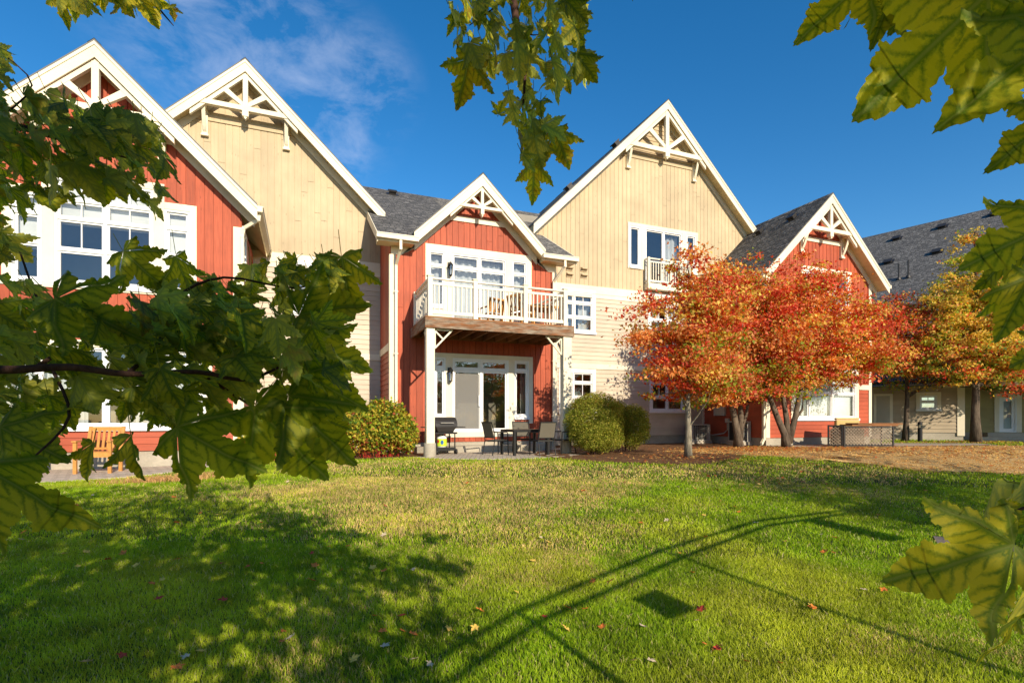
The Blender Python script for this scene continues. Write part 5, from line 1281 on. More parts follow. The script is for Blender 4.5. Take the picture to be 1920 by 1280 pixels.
# sprays of twigs reaching left from the slim tree
pB = T(1385, 838, 18.4); bB = (pB.x, pB.y, G(pB.x, pB.y))
pC = T(1475, 840, 18.2); bC = (pC.x, pC.y, G(pC.x, pC.y))
def fB(p):
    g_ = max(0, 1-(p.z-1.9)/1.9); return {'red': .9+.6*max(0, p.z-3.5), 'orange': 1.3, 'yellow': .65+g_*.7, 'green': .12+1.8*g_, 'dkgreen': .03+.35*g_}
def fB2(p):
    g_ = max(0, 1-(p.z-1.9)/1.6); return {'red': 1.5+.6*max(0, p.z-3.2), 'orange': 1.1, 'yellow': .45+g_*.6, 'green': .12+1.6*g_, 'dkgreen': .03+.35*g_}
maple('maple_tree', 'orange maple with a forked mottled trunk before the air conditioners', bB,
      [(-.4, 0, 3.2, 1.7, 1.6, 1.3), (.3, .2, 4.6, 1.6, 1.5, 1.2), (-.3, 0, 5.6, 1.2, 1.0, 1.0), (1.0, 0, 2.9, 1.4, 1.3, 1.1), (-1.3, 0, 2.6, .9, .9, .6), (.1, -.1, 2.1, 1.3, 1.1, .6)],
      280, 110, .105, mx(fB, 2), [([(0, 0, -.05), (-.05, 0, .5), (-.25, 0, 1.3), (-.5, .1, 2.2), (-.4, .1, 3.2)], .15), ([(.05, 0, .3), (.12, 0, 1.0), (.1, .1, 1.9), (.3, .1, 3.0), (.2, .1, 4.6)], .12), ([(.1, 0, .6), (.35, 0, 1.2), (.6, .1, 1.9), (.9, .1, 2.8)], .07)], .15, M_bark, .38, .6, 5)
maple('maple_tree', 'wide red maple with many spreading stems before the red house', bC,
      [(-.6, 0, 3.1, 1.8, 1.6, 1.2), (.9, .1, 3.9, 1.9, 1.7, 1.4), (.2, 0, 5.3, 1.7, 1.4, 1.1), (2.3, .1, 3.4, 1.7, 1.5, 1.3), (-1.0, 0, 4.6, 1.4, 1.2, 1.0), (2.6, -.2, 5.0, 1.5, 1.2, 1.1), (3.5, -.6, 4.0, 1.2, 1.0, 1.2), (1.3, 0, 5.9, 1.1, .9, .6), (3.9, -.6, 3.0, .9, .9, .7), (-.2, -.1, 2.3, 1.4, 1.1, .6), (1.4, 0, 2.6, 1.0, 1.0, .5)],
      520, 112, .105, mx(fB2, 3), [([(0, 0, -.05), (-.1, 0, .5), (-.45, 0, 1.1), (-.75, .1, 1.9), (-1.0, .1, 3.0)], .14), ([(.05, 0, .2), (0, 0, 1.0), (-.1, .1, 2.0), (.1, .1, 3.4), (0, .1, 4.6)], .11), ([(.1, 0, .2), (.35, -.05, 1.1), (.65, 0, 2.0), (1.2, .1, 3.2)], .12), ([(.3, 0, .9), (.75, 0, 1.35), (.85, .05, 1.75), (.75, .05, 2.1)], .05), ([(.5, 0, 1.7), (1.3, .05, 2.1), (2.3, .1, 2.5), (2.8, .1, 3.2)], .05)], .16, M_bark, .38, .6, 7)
pD = T(1697, 826, 24.0); bD = (pD.x, pD.y, G(pD.x, pD.y))
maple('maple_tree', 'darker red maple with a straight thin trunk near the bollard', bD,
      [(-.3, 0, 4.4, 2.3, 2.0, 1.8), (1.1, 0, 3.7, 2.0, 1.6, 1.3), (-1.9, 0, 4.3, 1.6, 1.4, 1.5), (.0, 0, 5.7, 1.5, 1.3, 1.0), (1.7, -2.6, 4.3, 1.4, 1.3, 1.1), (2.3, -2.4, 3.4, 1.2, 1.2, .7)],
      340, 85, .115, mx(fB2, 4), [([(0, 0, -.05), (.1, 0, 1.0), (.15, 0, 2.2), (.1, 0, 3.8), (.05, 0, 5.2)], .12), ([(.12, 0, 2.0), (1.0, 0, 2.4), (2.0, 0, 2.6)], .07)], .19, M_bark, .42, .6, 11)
pE = T(1830, 829, 22.4); bE = (pE.x, pE.y, G(pE.x, pE.y))
def fE(p):
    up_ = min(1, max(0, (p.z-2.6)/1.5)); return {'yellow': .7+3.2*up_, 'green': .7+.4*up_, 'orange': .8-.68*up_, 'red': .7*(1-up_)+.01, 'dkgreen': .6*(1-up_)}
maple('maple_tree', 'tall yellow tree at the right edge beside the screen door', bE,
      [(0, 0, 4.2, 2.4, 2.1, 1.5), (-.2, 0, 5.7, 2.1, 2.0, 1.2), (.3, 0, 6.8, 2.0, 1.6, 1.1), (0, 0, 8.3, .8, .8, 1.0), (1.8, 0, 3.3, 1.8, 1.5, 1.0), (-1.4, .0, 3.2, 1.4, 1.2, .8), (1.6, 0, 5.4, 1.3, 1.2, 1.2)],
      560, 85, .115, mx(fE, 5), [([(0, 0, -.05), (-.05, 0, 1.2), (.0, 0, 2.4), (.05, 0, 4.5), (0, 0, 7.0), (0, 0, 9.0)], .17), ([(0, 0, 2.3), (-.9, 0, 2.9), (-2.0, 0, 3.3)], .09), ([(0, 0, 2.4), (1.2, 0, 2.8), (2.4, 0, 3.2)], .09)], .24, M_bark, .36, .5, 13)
# row of autumn trees far behind the viewer, mirrored in the panes
bR = (0, 0, 0)
rt = None
def fR(p): return {'red': .6, 'orange': 1.4, 'yellow': .5, 'green': .7, 'dkgreen': .6}
rt = maple('maple_tree', 'round orange tree behind the viewer, mirrored in the patio door', (12, -24, 0),
      [(0, 0, 4.3, 3.2, 2.8, 2.4), (1.5, 0, 3.3, 2.2, 2, 1.6), (-1.6, 0, 3.4, 2.2, 2, 1.6)], 150, 60, .26, mx(fR, 6), [([(0, 0, -.05), (0, 0, 2), (.1, 0, 5)], .22)], .2, M_bark, .7, .6, 17, 'autumn trees behind the viewer')
for i, (x, y, s_, lab) in enumerate(((19, -25, 1.0, 'orange tree behind the viewer, mirrored beside the first one'), (26.5, -22, .9, 'smaller orange tree far right behind the viewer'), (4.5, -26, 1.05, 'large orange tree behind the viewer at left'))):
    c = copytree(rt); c.location = (x, y, 0); c.rotation_euler = (0, 0, i*1.3+.6); c.scale = (s_, s_, s_); c['label'] = lab

# shrubs: shell of small leaves over twigs
def shrub(label, base, lobes, nleaf, leaf, colf, twig, nst=30, seed=1, group='clipped round shrubs', shell=.55, name='round_shrub', bare=0.):
    rr = random.Random(seed); r_ = root(name, label, 'shrub', base, group); B = np.array(base)
    k = MB()
    for i in range(nst):
        l = rr.choice(lobes); t = rr.uniform(0, 6.28); e = rr.uniform(.15, .95); d = Vector((math.cos(t)*l[3]*math.cos(e*1.5), math.sin(t)*l[4]*math.cos(e*1.5), l[5]*math.sin(e*1.5)))
        a = Vector((base[0]+l[0]*.6+rr.uniform(-.16, .16), base[1]+l[1]+rr.uniform(-.12, .12), base[2]-.03)); b = Vector((base[0]+l[0], base[1]+l[1], base[2]+l[2]))+d*.86
        m = (a+b)/2+Vector((rr.uniform(-.08, .08), rr.uniform(-.08, .08), .08)); r0 = rr.uniform(.006, .014)
        k.tube([a, m, b], [r0, r0*.7, r0*.35], 5, False)
        for _ in range(2):
            c_ = m.lerp(b, rr.random()); k.tube([c_, c_+Vector((rr.uniform(-.25, .25), rr.uniform(-.25, .25), rr.uniform(.05, .3)))], [r0*.45, r0*.25], 4, False)
    k.build('stem', twig, r_, True)
    vol = np.array([l[3]*l[4]*l[5] for l in lobes]); vol /= vol.sum(); P_ = []
    for l, w_ in zip(lobes, vol):
        n = int(nleaf*w_); d = RNG.normal(size=(n, 3)); d /= np.linalg.norm(d, axis=1)[:, None]; rad = shell+(1-shell)*RNG.random(n)**.6
        lump = .93+.07*np.sin(d[:, 0]*5+l[0]*3+seed)*np.sin(d[:, 2]*6+1)+.07*np.sin(d[:, 1]*9+d[:, 2]*11)
        q = d*(rad*lump)[:, None]*np.array(l[3:6])+np.array(l[:3])+B; P_.append(q)
    P_ = np.concatenate(P_); P_ = P_[P_[:, 2] > base[2]+.02+bare*RNG.random(len(P_))]
    leafcloud('foliage', P_, leaf, colf(P_-B, len(P_)), r_, up=.3)
    return r_
def cgreen(p, n):
    c = np.array([.26, .30, .035])*(.5+.9*RNG.random(n))[:, None]; s_ = RNG.random(n) < .3; c[s_] = np.array([.50, .44, .08]); t_ = (RNG.random(n) < .14) & (p[:, 2] > 1.3); c[t_] = np.array([.34, .22, .05]); return c
def cdog(p, n):
    c = np.array([.34, .38, .035])*(.5+.9*RNG.random(n))[:, None]; s_ = RNG.random(n) < .32; c[s_] = np.array([.62, .46, .06]); s_ = RNG.random(n) < .22; c[s_] = np.array([.09, .17, .02]); t_ = (RNG.random(n) < .05+.20*(p[:, 2] < .5)); c[t_] = np.array([.42, .10, .04]); return c
shrub('large clipped olive shrub right of the patio furniture', (7.75, 13.15, .58), [(0, 0, .95, .92, .85, .88), (.1, 0, .5, .85, .75, .5)], 70000, .036, cgreen, M_twig, 26, 1, shell=.5, bare=.3)
shrub('smaller lighter shrub standing right of the large clipped one', (9.28, 13.5, .58), [(0, 0, .78, .55, .6, .72), (-.45, .15, .95, .42, .5, .66)], 36000, .034, cgreen, M_twig, 20, 2, shell=.5, bare=.3)
G_ = 'red twigged shrubs along the left walls'
shrub('yellow leaved red twigged shrub beside the left balcony post', (1.95, 14.3, .56), [(0, 0, .85, .88, .7, .78), (-.7, 0, .72, .7, .6, .7), (.45, 0, .6, .55, .6, .6)], 12000, .085, cdog, M_redtwig, 60, 3, G_, .5, 'dogwood_shrub', .25)
shrub('yellow leaved red twigged shrub under the left branches, before the tan wall', (.35, 14.6, .56), [(0, 0, .75, .95, .65, .72), (-.6, 0, .6, .7, .6, .6)], 9500, .085, cdog, M_redtwig, 50, 4, G_, .5, 'dogwood_shrub', .2)
shrub('low yellow green shrub at the corner of the left red house', (-.95, 14.1, .54), [(0, 0, .42, .7, .5, .42), (.5, 0, .5, .5, .5, .5)], 6000, .07, cdog, M_redtwig, 40, 5, G_, .5, 'dogwood_shrub', .1)

# ------------------------------------------------------------------ the leafy maple over the viewer
halfo = [(0, 0), (.09, -.05), (.20, -.07), (.28, -.035), (.43, -.03), (.37, .06), (.39, .11), (.29, .165), (.37, .22), (.46, .25), (.45, .31), (.56, .36), (.55, .42), (.69, .57), (.54, .555), (.49, .51), (.44, .55), (.36, .49), (.29, .51), (.185, .455), (.235, .54), (.225, .59), (.31, .64), (.245, .68), (.25, .735), (.17, .77), (.145, .85), (.06, .93), (0, 1.0)]
veins = [((0, 0), (.43, -.03), 0, 4), ((0, 0), (.69, .57), 4, 13), ((0, 0), (0, 1.0), 19, 28)]
def leaf_template():
    V_, F_, U_ = [], [], []
    def lobe(side, pts, a, b):
        a = Vector(a); b = Vector(b); d = (b-a); L = d.length; d = d/L
        prm = [max(0, min(L, (Vector(p)-a).dot(d))) for p in pts]
        for (p, s0_), (q, s1_) in zip(zip(pts, prm), zip(pts[1:], prm[1:])):
            A, B_ = a+d*s0_, a+d*s1_; i = len(V_)
            for w_, s_ in ((A, s0_), (B_, s1_), (Vector(q), s1_), (Vector(p), s0_)):
                off = abs((w_-a).x*(-d.y)+(w_-a).y*d.x); V_.append((side*w_.x, w_.y)); U_.append((s_, off))
            F_.append((i, i+1, i+2, i+3))
    for side in (1, -1):
        lobe(side, segs[0], (0, 0), (.43, -.03))
        lobe(side, segs[1]+[(0, 0)], (0, 0), (.43, -.03))
        lobe(side, [(0, 0)]+segs[2], (0, 0), (.69, .57)); lobe(side, segs[3]+[(0, 0)], (0, 0), (.69, .57))
        lobe(side, [(0, 0)]+segs[4], (0, 0), (0, 1.))
    for i_, f_ in enumerate(F_):
        A_ = sum(V_[f_[j]][0]*V_[f_[(j+1) % 4]][1]-V_[f_[(j+1) % 4]][0]*V_[f_[j]][1] for j in range(4))
        if A_ < 0: F_[i_] = f_[::-1]
    return np.array(V_), np.array(F_), np.array(U_)
def teeth2(h):
    o = [h[0]]
    for a, b in zip(h, h[1:]):
        dx, dy = b[0]-a[0], b[1]-a[1]; L = math.hypot(dx, dy)
        if L > .055: o += [(a[0]+dx*.46+dy/L*.015, a[1]+dy*.46-dx/L*.015), (a[0]+dx*.60-dy/L*.004, a[1]+dy*.60+dx/L*.004)]
        o.append(b)
    return o
h0 = halfo
segs = [h0[0:5]]+[teeth2(q) for q in (h0[4:8], h0[7:14], h0[13:20], h0[19:29])]
LV, LF, LU = leaf_template()
FV, FFc, FU, FC = [], [], [], []; nb = 0
def put_leaf(base, tip, nrm, size, c0=.5, c1=0., curl=None, pet=True):
    global nb
    b = np.array(base, float); a = np.array(tip, float); a /= np.linalg.norm(a); nv = np.array(nrm, float); nv -= nv.dot(a)*a; nv /= np.linalg.norm(nv)+1e-9; s_ = np.cross(a, nv)
    fold = random.uniform(.08, .7) if curl is None else curl; droop = random.uniform(.1, .75); wv = random.uniform(-.12, .12); ph = random.random()*6
    x, y = LV[:, 0]*random.uniform(.72, .98), LV[:, 1]; z = fold*np.abs(x)*.8-droop*y*y*.55+.035*np.sin(x*14+ph)*np.abs(x)*2+wv*x*y*2+.02*np.sin(y*17+ph)
    x = x*(1-.25*fold)
    v = b+size*(x[:, None]*s_+y[:, None]*a+z[:, None]*nv)
    FV.append(v); FFc.append(LF+nb); nb += len(LV); FU.append(LU[LF.ravel()]); FC.append(np.tile([c0, c1, random.random(), 1], (len(LV), 1)))
    L = size*random.uniform(.25, .5); e = b-a*L*.8+np.array([0, 0, .45*L]); w_ = np.array(s_)*.0010; nn = nv*.0010
    for o_ in ((w_, nn) if pet else ()):
        FV.append(np.array([b-o_, b+o_, e+o_, e-o_])); FFc.append(np.array([[nb, nb+1, nb+2, nb+3]])); nb += 4; FU.append(np.full((4, 2), .0)); FC.append(np.tile([1., 0, 0, 1], (4, 1)))
RT_ = np.array([CS, -SN, 0.]); FW = np.array([SN, CS, 0.]); UPV = np.array([0, 0, 1.])
def screen_dir(ang, depth=0.):
    """direction on the picture (degrees, 0 right, 90 up) plus some depth"""
    a = R(ang); return RT_*math.cos(a)+UPV*math.sin(a)+FW*depth
def pin(x, y, poly): return bool(inpoly(np.array([x]), np.array([y]), poly)[0])
def fill(poly, n, t0, t1, size, ang, aspr=30, face=1.0, c0=(.2, .8), c1=.1, mind=0):
    xs_, ys_ = [p[0] for p in poly], [p[1] for p in poly]; k = 0; got = []; tries = 0
    while k < n and tries < 60*n:
        tries += 1
        x, y = random.uniform(min(xs_), max(xs_)), random.uniform(min(ys_), max(ys_))
        if not pin(x, y, poly): continue
        if mind and any((x-a)**2+(y-b)**2 < mind*mind for a, b in got): continue
        got.append((x, y)); t = random.uniform(t0, t1); s_ = size*random.uniform(.6, 1.2)
        tip = screen_dir(random.gauss(ang, aspr*.8), random.uniform(-1.0, .9)); nrm = -FW*random.uniform(-.55, .5)*face+UPV*random.uniform(.35, 1.1)+RT_*random.gauss(0, .6)
        b = np.array(T(x, y, t))-tip/np.linalg.norm(tip)*s_*.4
        put_leaf(b, tip, nrm, s_, random.uniform(*c0), random.random() if random.random() < c1 else 0.); k += 1
def aimed(bpx, tpx, t, c0=.5, c1=0., tilt=(0, 0), depth=0., curl=None, wide=1.):
    b = np.array(T(bpx[0], bpx[1], t)); e = np.array(T(tpx[0], tpx[1], t*(1+depth))); d = e-b
    put_leaf(b, d, -FW+RT_*tilt[0]+UPV*tilt[1], np.linalg.norm(d), c0, c1, curl, t > .85)
TB = Vector((-2.6, -2.6, 0))
ov = root('maple_tree', 'green and yellow leafed maple whose branches hang over the viewer', 'tree', tuple(TB))
# main limbs (run behind and above the viewer, then into the picture)
def limb(pts, r0, r1, n=8):
    P_ = [Vector(p) for p in pts]; Q = []
    for i in range(len(P_)-1):
        p0, p1, p2, p3 = P_[max(i-1, 0)], P_[i], P_[i+1], P_[min(i+2, len(P_)-1)]
        for j in range(4):
            t = j/4; Q.append(.5*((2*p1)+(p2-p0)*t+(2*p0-5*p1+4*p2-p3)*t*t+(3*p1-p0-3*p2+p3)*t**3))
    Q.append(P_[-1]); m = len(Q); k = MB(); k.tube(Q, [r0+(r1-r0)*i/(m-1) for i in range(m)], n, False); return k.build('branch', M_twig if r0 < .05 else M_bark, ov, True)
k = MB(); k.tube([TB+Vector((0, 0, -.1)), TB+Vector((.03, 0, .6)), TB+Vector((0, .05, 1.6)), TB+Vector((-.1, 0, 3)), TB+Vector((0, 0, 4.6)), TB+Vector((.1, .1, 6))], [.17, .13, .12, .10, .06, .02], 14); k.build('trunk', M_bark, ov, True)
def TT(x, y, t): return tuple(T(x, y, t))
limb([TB+Vector((0, 0, 1.55)), (-2.3, -1.2, 1.7), (-1.6, .0, 1.72), TT(-260, 690, .92)], .04, .011)
limb([TT(-260, 690, .92), TT(-90, 676, .93), TT(0, 693, .94), TT(130, 688, .96), TT(240, 701, .98), TT(370, 697, 1.03), TT(480, 708, 1.1), TT(600, 640, 1.38)], .0105, .0022)
limb([TT(240, 700, .98), TT(300, 640, 1.25), TT(330, 560, 1.3), TT(420, 520, 1.35), TT(560, 540, 1.42), TT(640, 500, 1.45)], .005, .0016, 6)
limb([TT(60, 694, .95), TT(120, 640, 1.2), TT(70, 560, 1.25), TT(30, 450, 1.3)], .005, .0018, 6)
limb([TT(380, 703, 1.04), TT(470, 760, 1.25), TT(560, 820, 1.25)], .004, .0016, 6)
limb([TT(100, 696, 1.15), TT(130, 780, 1.0), TT(60, 860, .9)], .004, .0016, 6)
limb([TB+Vector((-.05, 0, 2.4)), (-2.0, -.8, 2.35), (-1.5, .25, 2.3), TT(-250, 300, 1.3), TT(-20, 235, 1.42), TT(120, 262, 1.5), TT(250, 300, 1.55)], .03, .0018)
limb([TT(-20, 235, 1.42), TT(60, 160, 1.45), TT(-10, 90, 1.5)], .003, .0015, 6)
limb([TB+Vector((-.0, 0, 3.6)), (-1.6, -1.2, 3.4), (-.6, .2, 3.1), TT(-60, -160, 1.7), TT(120, -60, 1.75), TT(250, -25, 1.75), TT(325, 48, 1.75)], .025, .0016)
limb([TB+Vector((0, 0, 3.2)), (-1.6, -2.0, 3.6), (0, -1.0, 3.9), (.6, .6, 3.75), TT(900, -420, 1.75), TT(955, -60, 1.68), TT(972, 80, 1.6), TT(984, 130, 1.58), TT(980, 210, 1.55)], .035, .0018)
limb([TT(970, 60, 1.61), TT(1000, 66, 1.6), TT(1030, 62, 1.6)], .0025, .0012, 6)
limb([TT(958, -10, 1.66), TT(920, 20, 1.62), TT(880, 48, 1.6)], .003, .0012, 6)
limb([(0, -1.0, 3.9), (1.4, -1.6, 3.4), (1.75, -.6, 2.9), (1.5, .1, 2.5), TT(2030, 60, .72), TT(1900, -30, .66), TT(1800, -60, .64)], .02, .002)
limb([TT(2030, 60, .72), TT(2060, 300, .7), TT(1990, 520, .7), TT(2060, 760, .64), TT(2010, 900, .6), TT(1900, 960, .58)], .006, .0016)
# leaves seen in the picture -------------------------------------------------
UPL = [(-40, 215), (120, 195), (290, 235), (325, 300), (290, 395), (190, 345), (110, 370), (0, 400), (-40, 400)]
fill(UPL, 150, 1.25, 1.7, .095, -48, 28, 1, (.1, .65), .06)
fill([(-40, 80), (10, 85), (18, 200), (-40, 215)], 14, 1.3, 1.6, .09, -40, 30, 1)
fill([(-60, 400), (40, 410), (60, 470), (-60, 500)], 14, 1.2, 1.5, .095, -30, 30, 1)
fill([(85, -40), (290, -35), (310, 8), (210, 16), (130, 8)], 24, 1.5, 1.8, .10, -60, 22, 1, (.6, 1.), .3)
aimed((105, -10), (130, 44), 1.6, .9, .3, (.9, .2)); aimed((250, -20), (298, 44), 1.6, .9, .2, (.8, .2)); aimed((318, 10), (328, 40), 1.75, .9, 1., (.9, .2))
LM = [(-60, 530), (60, 540), (140, 600), (240, 600), (300, 560), (380, 575), (440, 545), (520, 580), (560, 600), (640, 600), (650, 680), (640, 730), (660, 800), (600, 790), (540, 740), (500, 760), (440, 745), (390, 820), (300, 800), (220, 760), (120, 770), (60, 880), (-60, 930)]
fill(LM, 330, 1.05, 1.75, .084, -30, 30, .9, (.05, .55), .05)
fill([(-60, 580), (600, 590), (640, 700), (450, 780), (300, 740), (0, 800), (-60, 800)], 80, 1.0, 1.3, .09, -35, 32, 1.1, (.1, .6), .05)
fill([(520, 500), (640, 505), (655, 570), (600, 620), (530, 590)], 30, 1.35, 1.6, .085, -60, 35, 1, (.45, 1.), .12)
fill([(330, 500), (440, 540), (470, 520), (500, 560), (380, 600), (300, 560)], 26, 1.3, 1.6, .085, -20, 50, 1, (.1, .7), .05)
for b, e, t, c0 in (((560, 640), (700, 690), 1.25, .4), ((570, 700), (690, 770), 1.2, .3), ((540, 740), (655, 880), 1.15, .3), ((480, 760), (608, 905), 1.15, .2), ((330, 800), (475, 893), 1.05, .15), ((245, 815), (262, 905), 1.0, .5), ((300, 690), (330, 770), .95, .6), ((560, 590), (690, 560), 1.3, .6), ((175, 830), (150, 905), 1.0, .5), ((430, 600), (520, 640), 1.1, .9), ((70, 620), (170, 590), 1.1, .5), ((640, 480), (662, 600), 1.5, .8), ((500, 490), (475, 530), 1.5, 1.), ((555, 485), (520, 492), 1.5, .9), ((600, 488), (640, 492), 1.5, .9), ((610, 520), (668, 565), 1.5, .8), ((-40, 870), (150, 1005), .75, .5), ((0, 800), (118, 860), .95, .1), ((100, 560), (250, 620), 1.0, .3), ((330, 480), (350, 560), 1.4, .4), ((230, 470), (300, 540), 1.4, .3)):
    aimed(b, e, t, c0, .1 if random.random() < .2 else 0, (random.uniform(-.5, .5), random.uniform(-.3, .5)))
TC = [(850, -50), (1110, -50), (1085, 60), (1100, 150), (1065, 170), (1015, 190), (955, 145), (890, 115), (868, 120), (850, 70)]
fill(TC, 105, 1.4, 1.75, .088, -72, 26, 1, (.3, .85), .15)
fill([(955, 170), (1000, 180), (1060, 250), (1060, 290), (1010, 300), (985, 320), (960, 260)], 32, 1.45, 1.65, .075, -72, 26, 1, (.4, .9), .2)
aimed((880, 110), (858, 205), 1.5, .9, .4, (.6, .5)); aimed((862, 30), (835, 60), 1.6, .5); aimed((1080, 100), (1122, 155), 1.5, .4); aimed((1060, 70), (1105, 45), 1.5, .4); aimed((1000, 305), (1003, 378), 1.5, .7, .5, (.2, .4)); aimed((1060, 0), (1105, 45), 1.5, .5); aimed((1040, 245), (1070, 312), 1.5, .9, .5); aimed((935, 215), (945, 180), 1.6, .6)
for b, e, t, c0, c1, tl in (((1850, -10), (1620, 205), .62, .55, .0, (.1, .2)), ((1640, -50), (1500, 68), .70, .6, 0, (.3, .3)), ((1690, -60), (1640, 70), .70, .5, 0, (-.4, .2)), ((1840, 0), (1850, 92), .72, .7, 0, (.9, .2)), ((1990, 60), (1762, 235), .58, .5, .1, (.0, .3)), ((2000, 190), (1895, 300), .6, .5, 0, (.2, .2)), ((1900, 0), (1890, 130), .64, .5, 0, (1.1, 0)), ((1760, -70), (1700, 40), .7, .4, 0, (.3, .3)),
    ((1985, 415), (1835, 480), .62, .5, 0, (.1, .3)), ((1920, 500), (1860, 600), .66, .4, 0, (.8, 0)), ((1930, 520), (1870, 640), .62, .7, .1, (-.5, .2)), ((1990, 560), (1880, 590), .66, .9, 0, (.3, .4)), ((1905, 470), (1840, 545), .7, .3, 0, (.7, .3)), ((1975, 640), (1895, 690), .7, .6, 0, (.5, .3)),
    ((1905, 1020), (1685, 1100), .52, .8, 0, (.0, .15)), ((1860, 905), (1850, 1060), .56, .95, .1, (1.0, .2)), ((1925, 880), (1870, 1000), .6, .9, .1, (.8, -.3)), ((1935, 1080), (1880, 1280), .54, .8, .1, (.9, .1)), ((1990, 1050), (1925, 1180), .54, .7, 0, (.3, .1)), ((1990, 960), (1905, 1000), .6, .3, 0, (.4, .2))):
    aimed(b, e, t, c0, c1, tl)
fill([(1560, -60), (1900, -60), (1880, -20), (1700, -15)], 10, .68, .95, .13, -70, 35, 1, (.3, .8), .0)
# crown above and behind the viewer (casts the dappled shade)
cl = []
def hidden(p):
    t = p[0]*SN+p[1]*CS
    if t < .05: return True
    rt_ = p[0]*CS-p[1]*SN; return abs(rt_)/t > 1.12 or (p[2]-CAMZ)/t > .88
rr = random.Random(5); cen = []
def shade(poly, n, zlo, zhi, seed, skip=0.):
    r2 = random.Random(seed); out_ = []; xs_, ys_ = [p[0] for p in poly], [p[1] for p in poly]; tr = 0
    while len(out_) < n and tr < n*40:
        tr += 1; px, py = r2.uniform(min(xs_), max(xs_)), r2.uniform(min(ys_), max(ys_))
        if not pin(px, py, poly) or (py > 1190 and px > 300 and r2.random() < skip) : continue
        g_ = ground_at(px, py); d = math.hypot(g_.x, g_.y)
        if r2.random() > min(1, (d/9)**2+.12): continue
        z = max(zlo, .45*g_.y+.1)+(zhi-zlo)*r2.random()
        p = caster(px, py, z)
        if hidden(p): out_.append(tuple(p))
    return out_
def ground_at(px, py):
    d = dirpx(px, py); t = 5.
    for _ in range(40): t = (G(d.x*t, d.y*t)-CAMZ)/d.z
    return Vector((d.x*t, d.y*t, G(d.x*t, d.y*t)))
SH1 = [(-250, 912), (150, 915), (380, 900), (450, 905), (420, 945), (520, 955), (600, 985), (620, 1060), (590, 1085), (680, 1075), (740, 1100), (790, 1130), (850, 1155), (790, 1180), (740, 1200), (800, 1320), (-400, 1320)]
cen = shade(SH1, 245, 2.2, 3.0, 3, .6)
# sprays that throw the two branch shadows on the sunny grass
for (px, py, z) in ((800, 1010, 2.6), (790, 1050, 2.6), (835, 1065, 2.6), (760, 1080, 2.55), (640, 925, 3.0), (620, 950, 3.0), (590, 975, 3.0), (560, 930, 3.0), (640, 1000, 2.9), (700, 1060, 2.8), (560, 1010, 2.9)):
    for _ in range(5):
        p = caster(px+rr.gauss(0, 9), py+rr.gauss(0, 5), z+rr.uniform(-.1, .1))
        if hidden(p): cen.append(tuple(p)+(1,))
pts = []
bk = MB()
tk_ = [Vector((TB.x-.05, TB.y, z)) for z in (2.2, 2.8, 3.4, 4.0, 4.6, 5.2)]; nodes = [(q, .05) for q in tk_]
for c in sorted(cen, key=lambda c: (Vector(c[:3])-TB-Vector((0, 0, 3))).length):
    small = len(c) > 3; n = 9 if small else rr.randint(28, 62); s_ = .07 if small else .26; p = Vector(c[:3])
    q, rq_ = min(nodes, key=lambda nr: (p-nr[0]).length); r0 = max(.005, min(rq_*.7, .03)); bk.tube([q, (p+q)/2+Vector((0, 0, .04)), p], [r0, r0*.8, r0*.5], 5, False); nodes.append((p, r0*.6))
    q_ = np.array(c[:3])+RNG.normal(size=(n, 3))*np.array([s_, s_, s_*.6]); pts.append(q_)
bk.build('branch', M_twig, ov, True)
pts = np.concatenate(pts); ok = np.array([hidden(p) for p in pts]); pts = pts[ok]
n = len(pts); cc = np.array([.12, .19, .02])*(.6+.8*RNG.random(n))[:, None]; s_ = RNG.random(n) < .3; cc[s_] = np.array([.34, .30, .03])
leafcloud('crown', pts, .125, cc, ov)
npmesh('foliage', np.concatenate(FV), np.concatenate(FFc), M_vein, ov, col=np.concatenate(FC), uv=np.concatenate(FU), smooth=True)

# maple right of the frame: only its shade is in the picture
TR = Vector((11.2, -.6, 0)); oz = root('maple_tree', 'full maple standing right of the frame, shading the right lawn', 'tree', tuple(TR))
k = MB(); k.tube([TR+Vector((0, 0, -.1)), TR+Vector((.05, 0, 1.2)), TR+Vector((0, .1, 2.6)), TR+Vector((.1, .1, 4.6))], [.2, .14, .11, .03], 12); k.build('trunk', M_bark, oz, True)
SH2 = [(1230, 866), (1340, 848), (1500, 866), (1620, 850), (1800, 862), (1800, 880), (1900, 890), (2100, 930), (2100, 1020), (1900, 1025), (1780, 985), (1620, 972), (1500, 935), (1380, 900)]
c2 = shade(SH2, 260, 2.0, 4.2, 8); bk = MB(); nodes = [(TR+Vector((0, .05, z)), .07) for z in (1.6, 2.2, 2.8, 3.4, 4.0)]; pts = []
for c in sorted(c2, key=lambda c: (Vector(c)-TR).length):
    p = Vector(c); q, rq_ = min(nodes, key=lambda nr: (p-nr[0]).length); r0 = max(.006, min(rq_*.7, .035)); bk.tube([q, (p+q)/2+Vector((0, 0, .05)), p], [r0, r0*.8, r0*.5], 5, False); nodes.append((p, r0*.6))
    m_ = rr.randint(25, 55); pts.append(np.array(c)+RNG.normal(size=(m_, 3))*np.array([.3, .3, .18]))
bk.build('branch', M_twig, oz, True); pts = np.concatenate(pts); pts = pts[np.array([hidden(p) for p in pts])]; n = len(pts); cc = np.array([.14, .2, .02])*(.6+.8*RNG.random(n))[:, None]; leafcloud('crown', pts, .12, cc, oz)
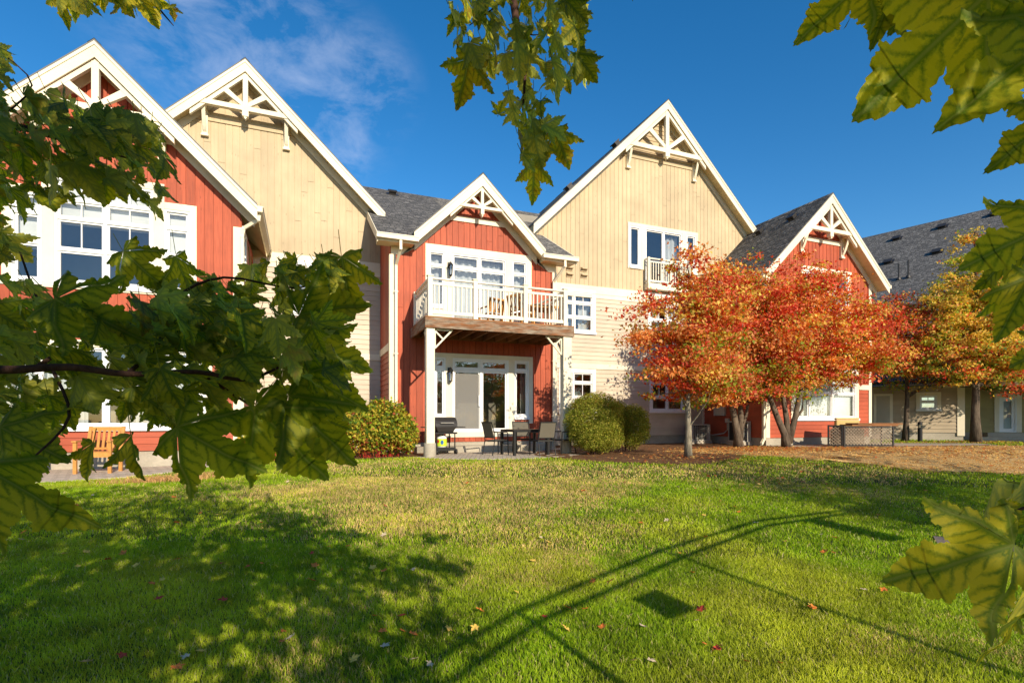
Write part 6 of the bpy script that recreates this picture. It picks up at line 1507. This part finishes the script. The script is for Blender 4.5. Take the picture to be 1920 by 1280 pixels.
# leaf litter drifted under the trees
L_ = []
for (cx, cy, rx, ry, m_) in ((bA[0], bA[1], 1.6, 1.3, 420), (bB[0], bB[1]-.8, 2.4, 1.3, 1500), (bC[0], bC[1]-1.2, 3.2, 1.6, 2300), (bD[0]-1, bD[1]-2, 4, 1.6, 1400), (19, 9.6, 5, 2.2, 1300), (9.5, 8.4, 3.4, 1.6, 260)):
    L_.append(np.stack([cx+RNG.normal(size=m_)*rx*.6, cy+RNG.normal(size=m_)*ry*.6], 1))
L_ = np.concatenate(L_); L_ = L_[notpaved(L_[:, 0], L_[:, 1]) & (L_[:, 1] < 14.6)]; n = len(L_)
pts = np.stack([L_[:, 0], L_[:, 1], gz(L_[:, 0], L_[:, 1])+.045+.02*RNG.random(n)], 1)
ch_ = RNG.integers(0, 4, n); cc = np.array([[.70, .34, .10], [.55, .16, .05], [.42, .22, .09], [.78, .55, .18]])[ch_]*(.6+.5*RNG.random(n))[:, None]
lo = leafcloud('leaf_litter', pts, .075, cc, None, up=2.2); tag(lo, 'brown and orange leaves littering the ground under the trees', kind='stuff')
# ------------------------------------------------------------------ fallen leaves, each one its own object
FL = {}
def fallen_mesh(key, c, c2):
    s = NM('fallen_leaf_'+key); n_ = s.noise(s.coord('Object'), 30, 4); s.fin(s.mix(s.ramp(n_, .4, .65), c, c2), .7, .2)
    me = bpy.data.meshes.new('fallen_leaf'); v = []
    for x, y in LV: v.append((x*.9, y-.4, .10*abs(x)*2+.10*(y-.4)**2*1.5+.04*math.sin(9*x+7*y)+.08))
    me.from_pydata(v, [], LF.tolist()); me.polygons.foreach_set('use_smooth', [True]*len(me.polygons)); me.materials.append(s.m); return me
FL['yellow'] = fallen_mesh('yellow', (.72, .48, .10), (.55, .33, .05)); FL['orange'] = fallen_mesh('orange', (.70, .22, .035), (.55, .12, .03)); FL['red'] = fallen_mesh('red', (.50, .06, .03), (.30, .04, .02)); FL['pale'] = fallen_mesh('pale', (.62, .50, .34), (.45, .33, .2))
def ground_at(px, py):
    d = dirpx(px, py); t = 5.
    for _ in range(40): t = (G(d.x*t, d.y*t)-CAMZ)/d.z
    return Vector((d.x*t, d.y*t, G(d.x*t, d.y*t)))
listed = [(122, 1045, 'yellow'), (40, 1018, 'pale'), (228, 967, 'yellow'), (408, 970, 'yellow'), (490, 985, 'red'), (528, 989, 'yellow'), (255, 1067, 'yellow'), (304, 1094, 'yellow'), (300, 1130, 'red'), (530, 1193, 'orange'), (160, 1252, 'pale'), (228, 1240, 'red'), (590, 1067, 'orange'), (465, 1069, 'red'), (415, 1063, 'red'), (640, 1076, 'orange'), (702, 1163, 'orange'), (755, 1163, 'red'), (765, 1076, 'red'), (545, 1205, 'pale'), (718, 1193, 'orange'), (900, 1153, 'orange'), (840, 1188, 'yellow'), (890, 1187, 'yellow'), (1000, 1058, 'yellow'), (968, 1118, 'yellow'), (1065, 1148, 'orange'), (1097, 1150, 'orange'), (1145, 1097, 'orange'), (1205, 1183, 'pale'), (1130, 1184, 'orange'), (1315, 1150, 'red'), (1305, 1172, 'pale'), (1275, 1043, 'orange'), (1323, 1012, 'orange'), (1297, 1080, 'orange'), (1322, 1217, 'orange'), (1345, 1226, 'red'), (1523, 1146, 'yellow'), (1540, 1007, 'pale'), (1565, 1013, 'red'), (1545, 1040, 'orange'), (1418, 985, 'pale'), (1620, 1113, 'pale'), (1648, 970, 'orange'), (1600, 930, 'yellow'), (1714, 1010, 'yellow'), (1140, 879, 'yellow'), (1140, 935, 'yellow'), (1205, 952, 'orange'), (1250, 980, 'pale'), (1222, 1250, 'pale'), (1400, 1250, 'red'), (640, 990, 'yellow'), (652, 1030, 'orange'), (618, 1031, 'orange'), (20, 985, 'orange'), (330, 985, 'orange'), (585, 1043, 'red'), (583, 1095, 'orange')]
rr = random.Random(11)
while len(listed) < 125:
    px, py = rr.uniform(20, 1690), 905+360*rr.random()**1.3; listed.append((px, py, rr.choice(['yellow', 'orange', 'red', 'pale', 'orange'])))
NM_ = {'yellow': 'yellow fallen leaf', 'orange': 'orange fallen leaf', 'red': 'dark red fallen leaf', 'pale': 'pale curled fallen leaf'}
for px, py, key in listed:
    p = ground_at(px, py)
    if not bool(islawn(np.array([p.x]), np.array([p.y]))[0]): continue
    o = link(bpy.data.objects.new('fallen_leaf', FL[key])); s_ = rr.uniform(.035, .075)
    o.location = p+Vector((0, 0, .036)); o.scale = (s_, s_, s_); o.rotation_euler = (rr.uniform(-.5, .5), rr.uniform(-.5, .5), rr.uniform(0, 6.28))
    dep = 'far' if py < 985 else ('middle' if py < 1110 else 'nearest'); sd_ = 'left' if px < 420 else ('centre left' if px < 800 else ('centre' if px < 1150 else ('centre right' if px < 1480 else 'right')))
    where = 'on the %s %s of the lawn' % (dep, sd_)
    tag(o, NM_[key]+' '+where, 'leaf', NM_[key]+' '+where)
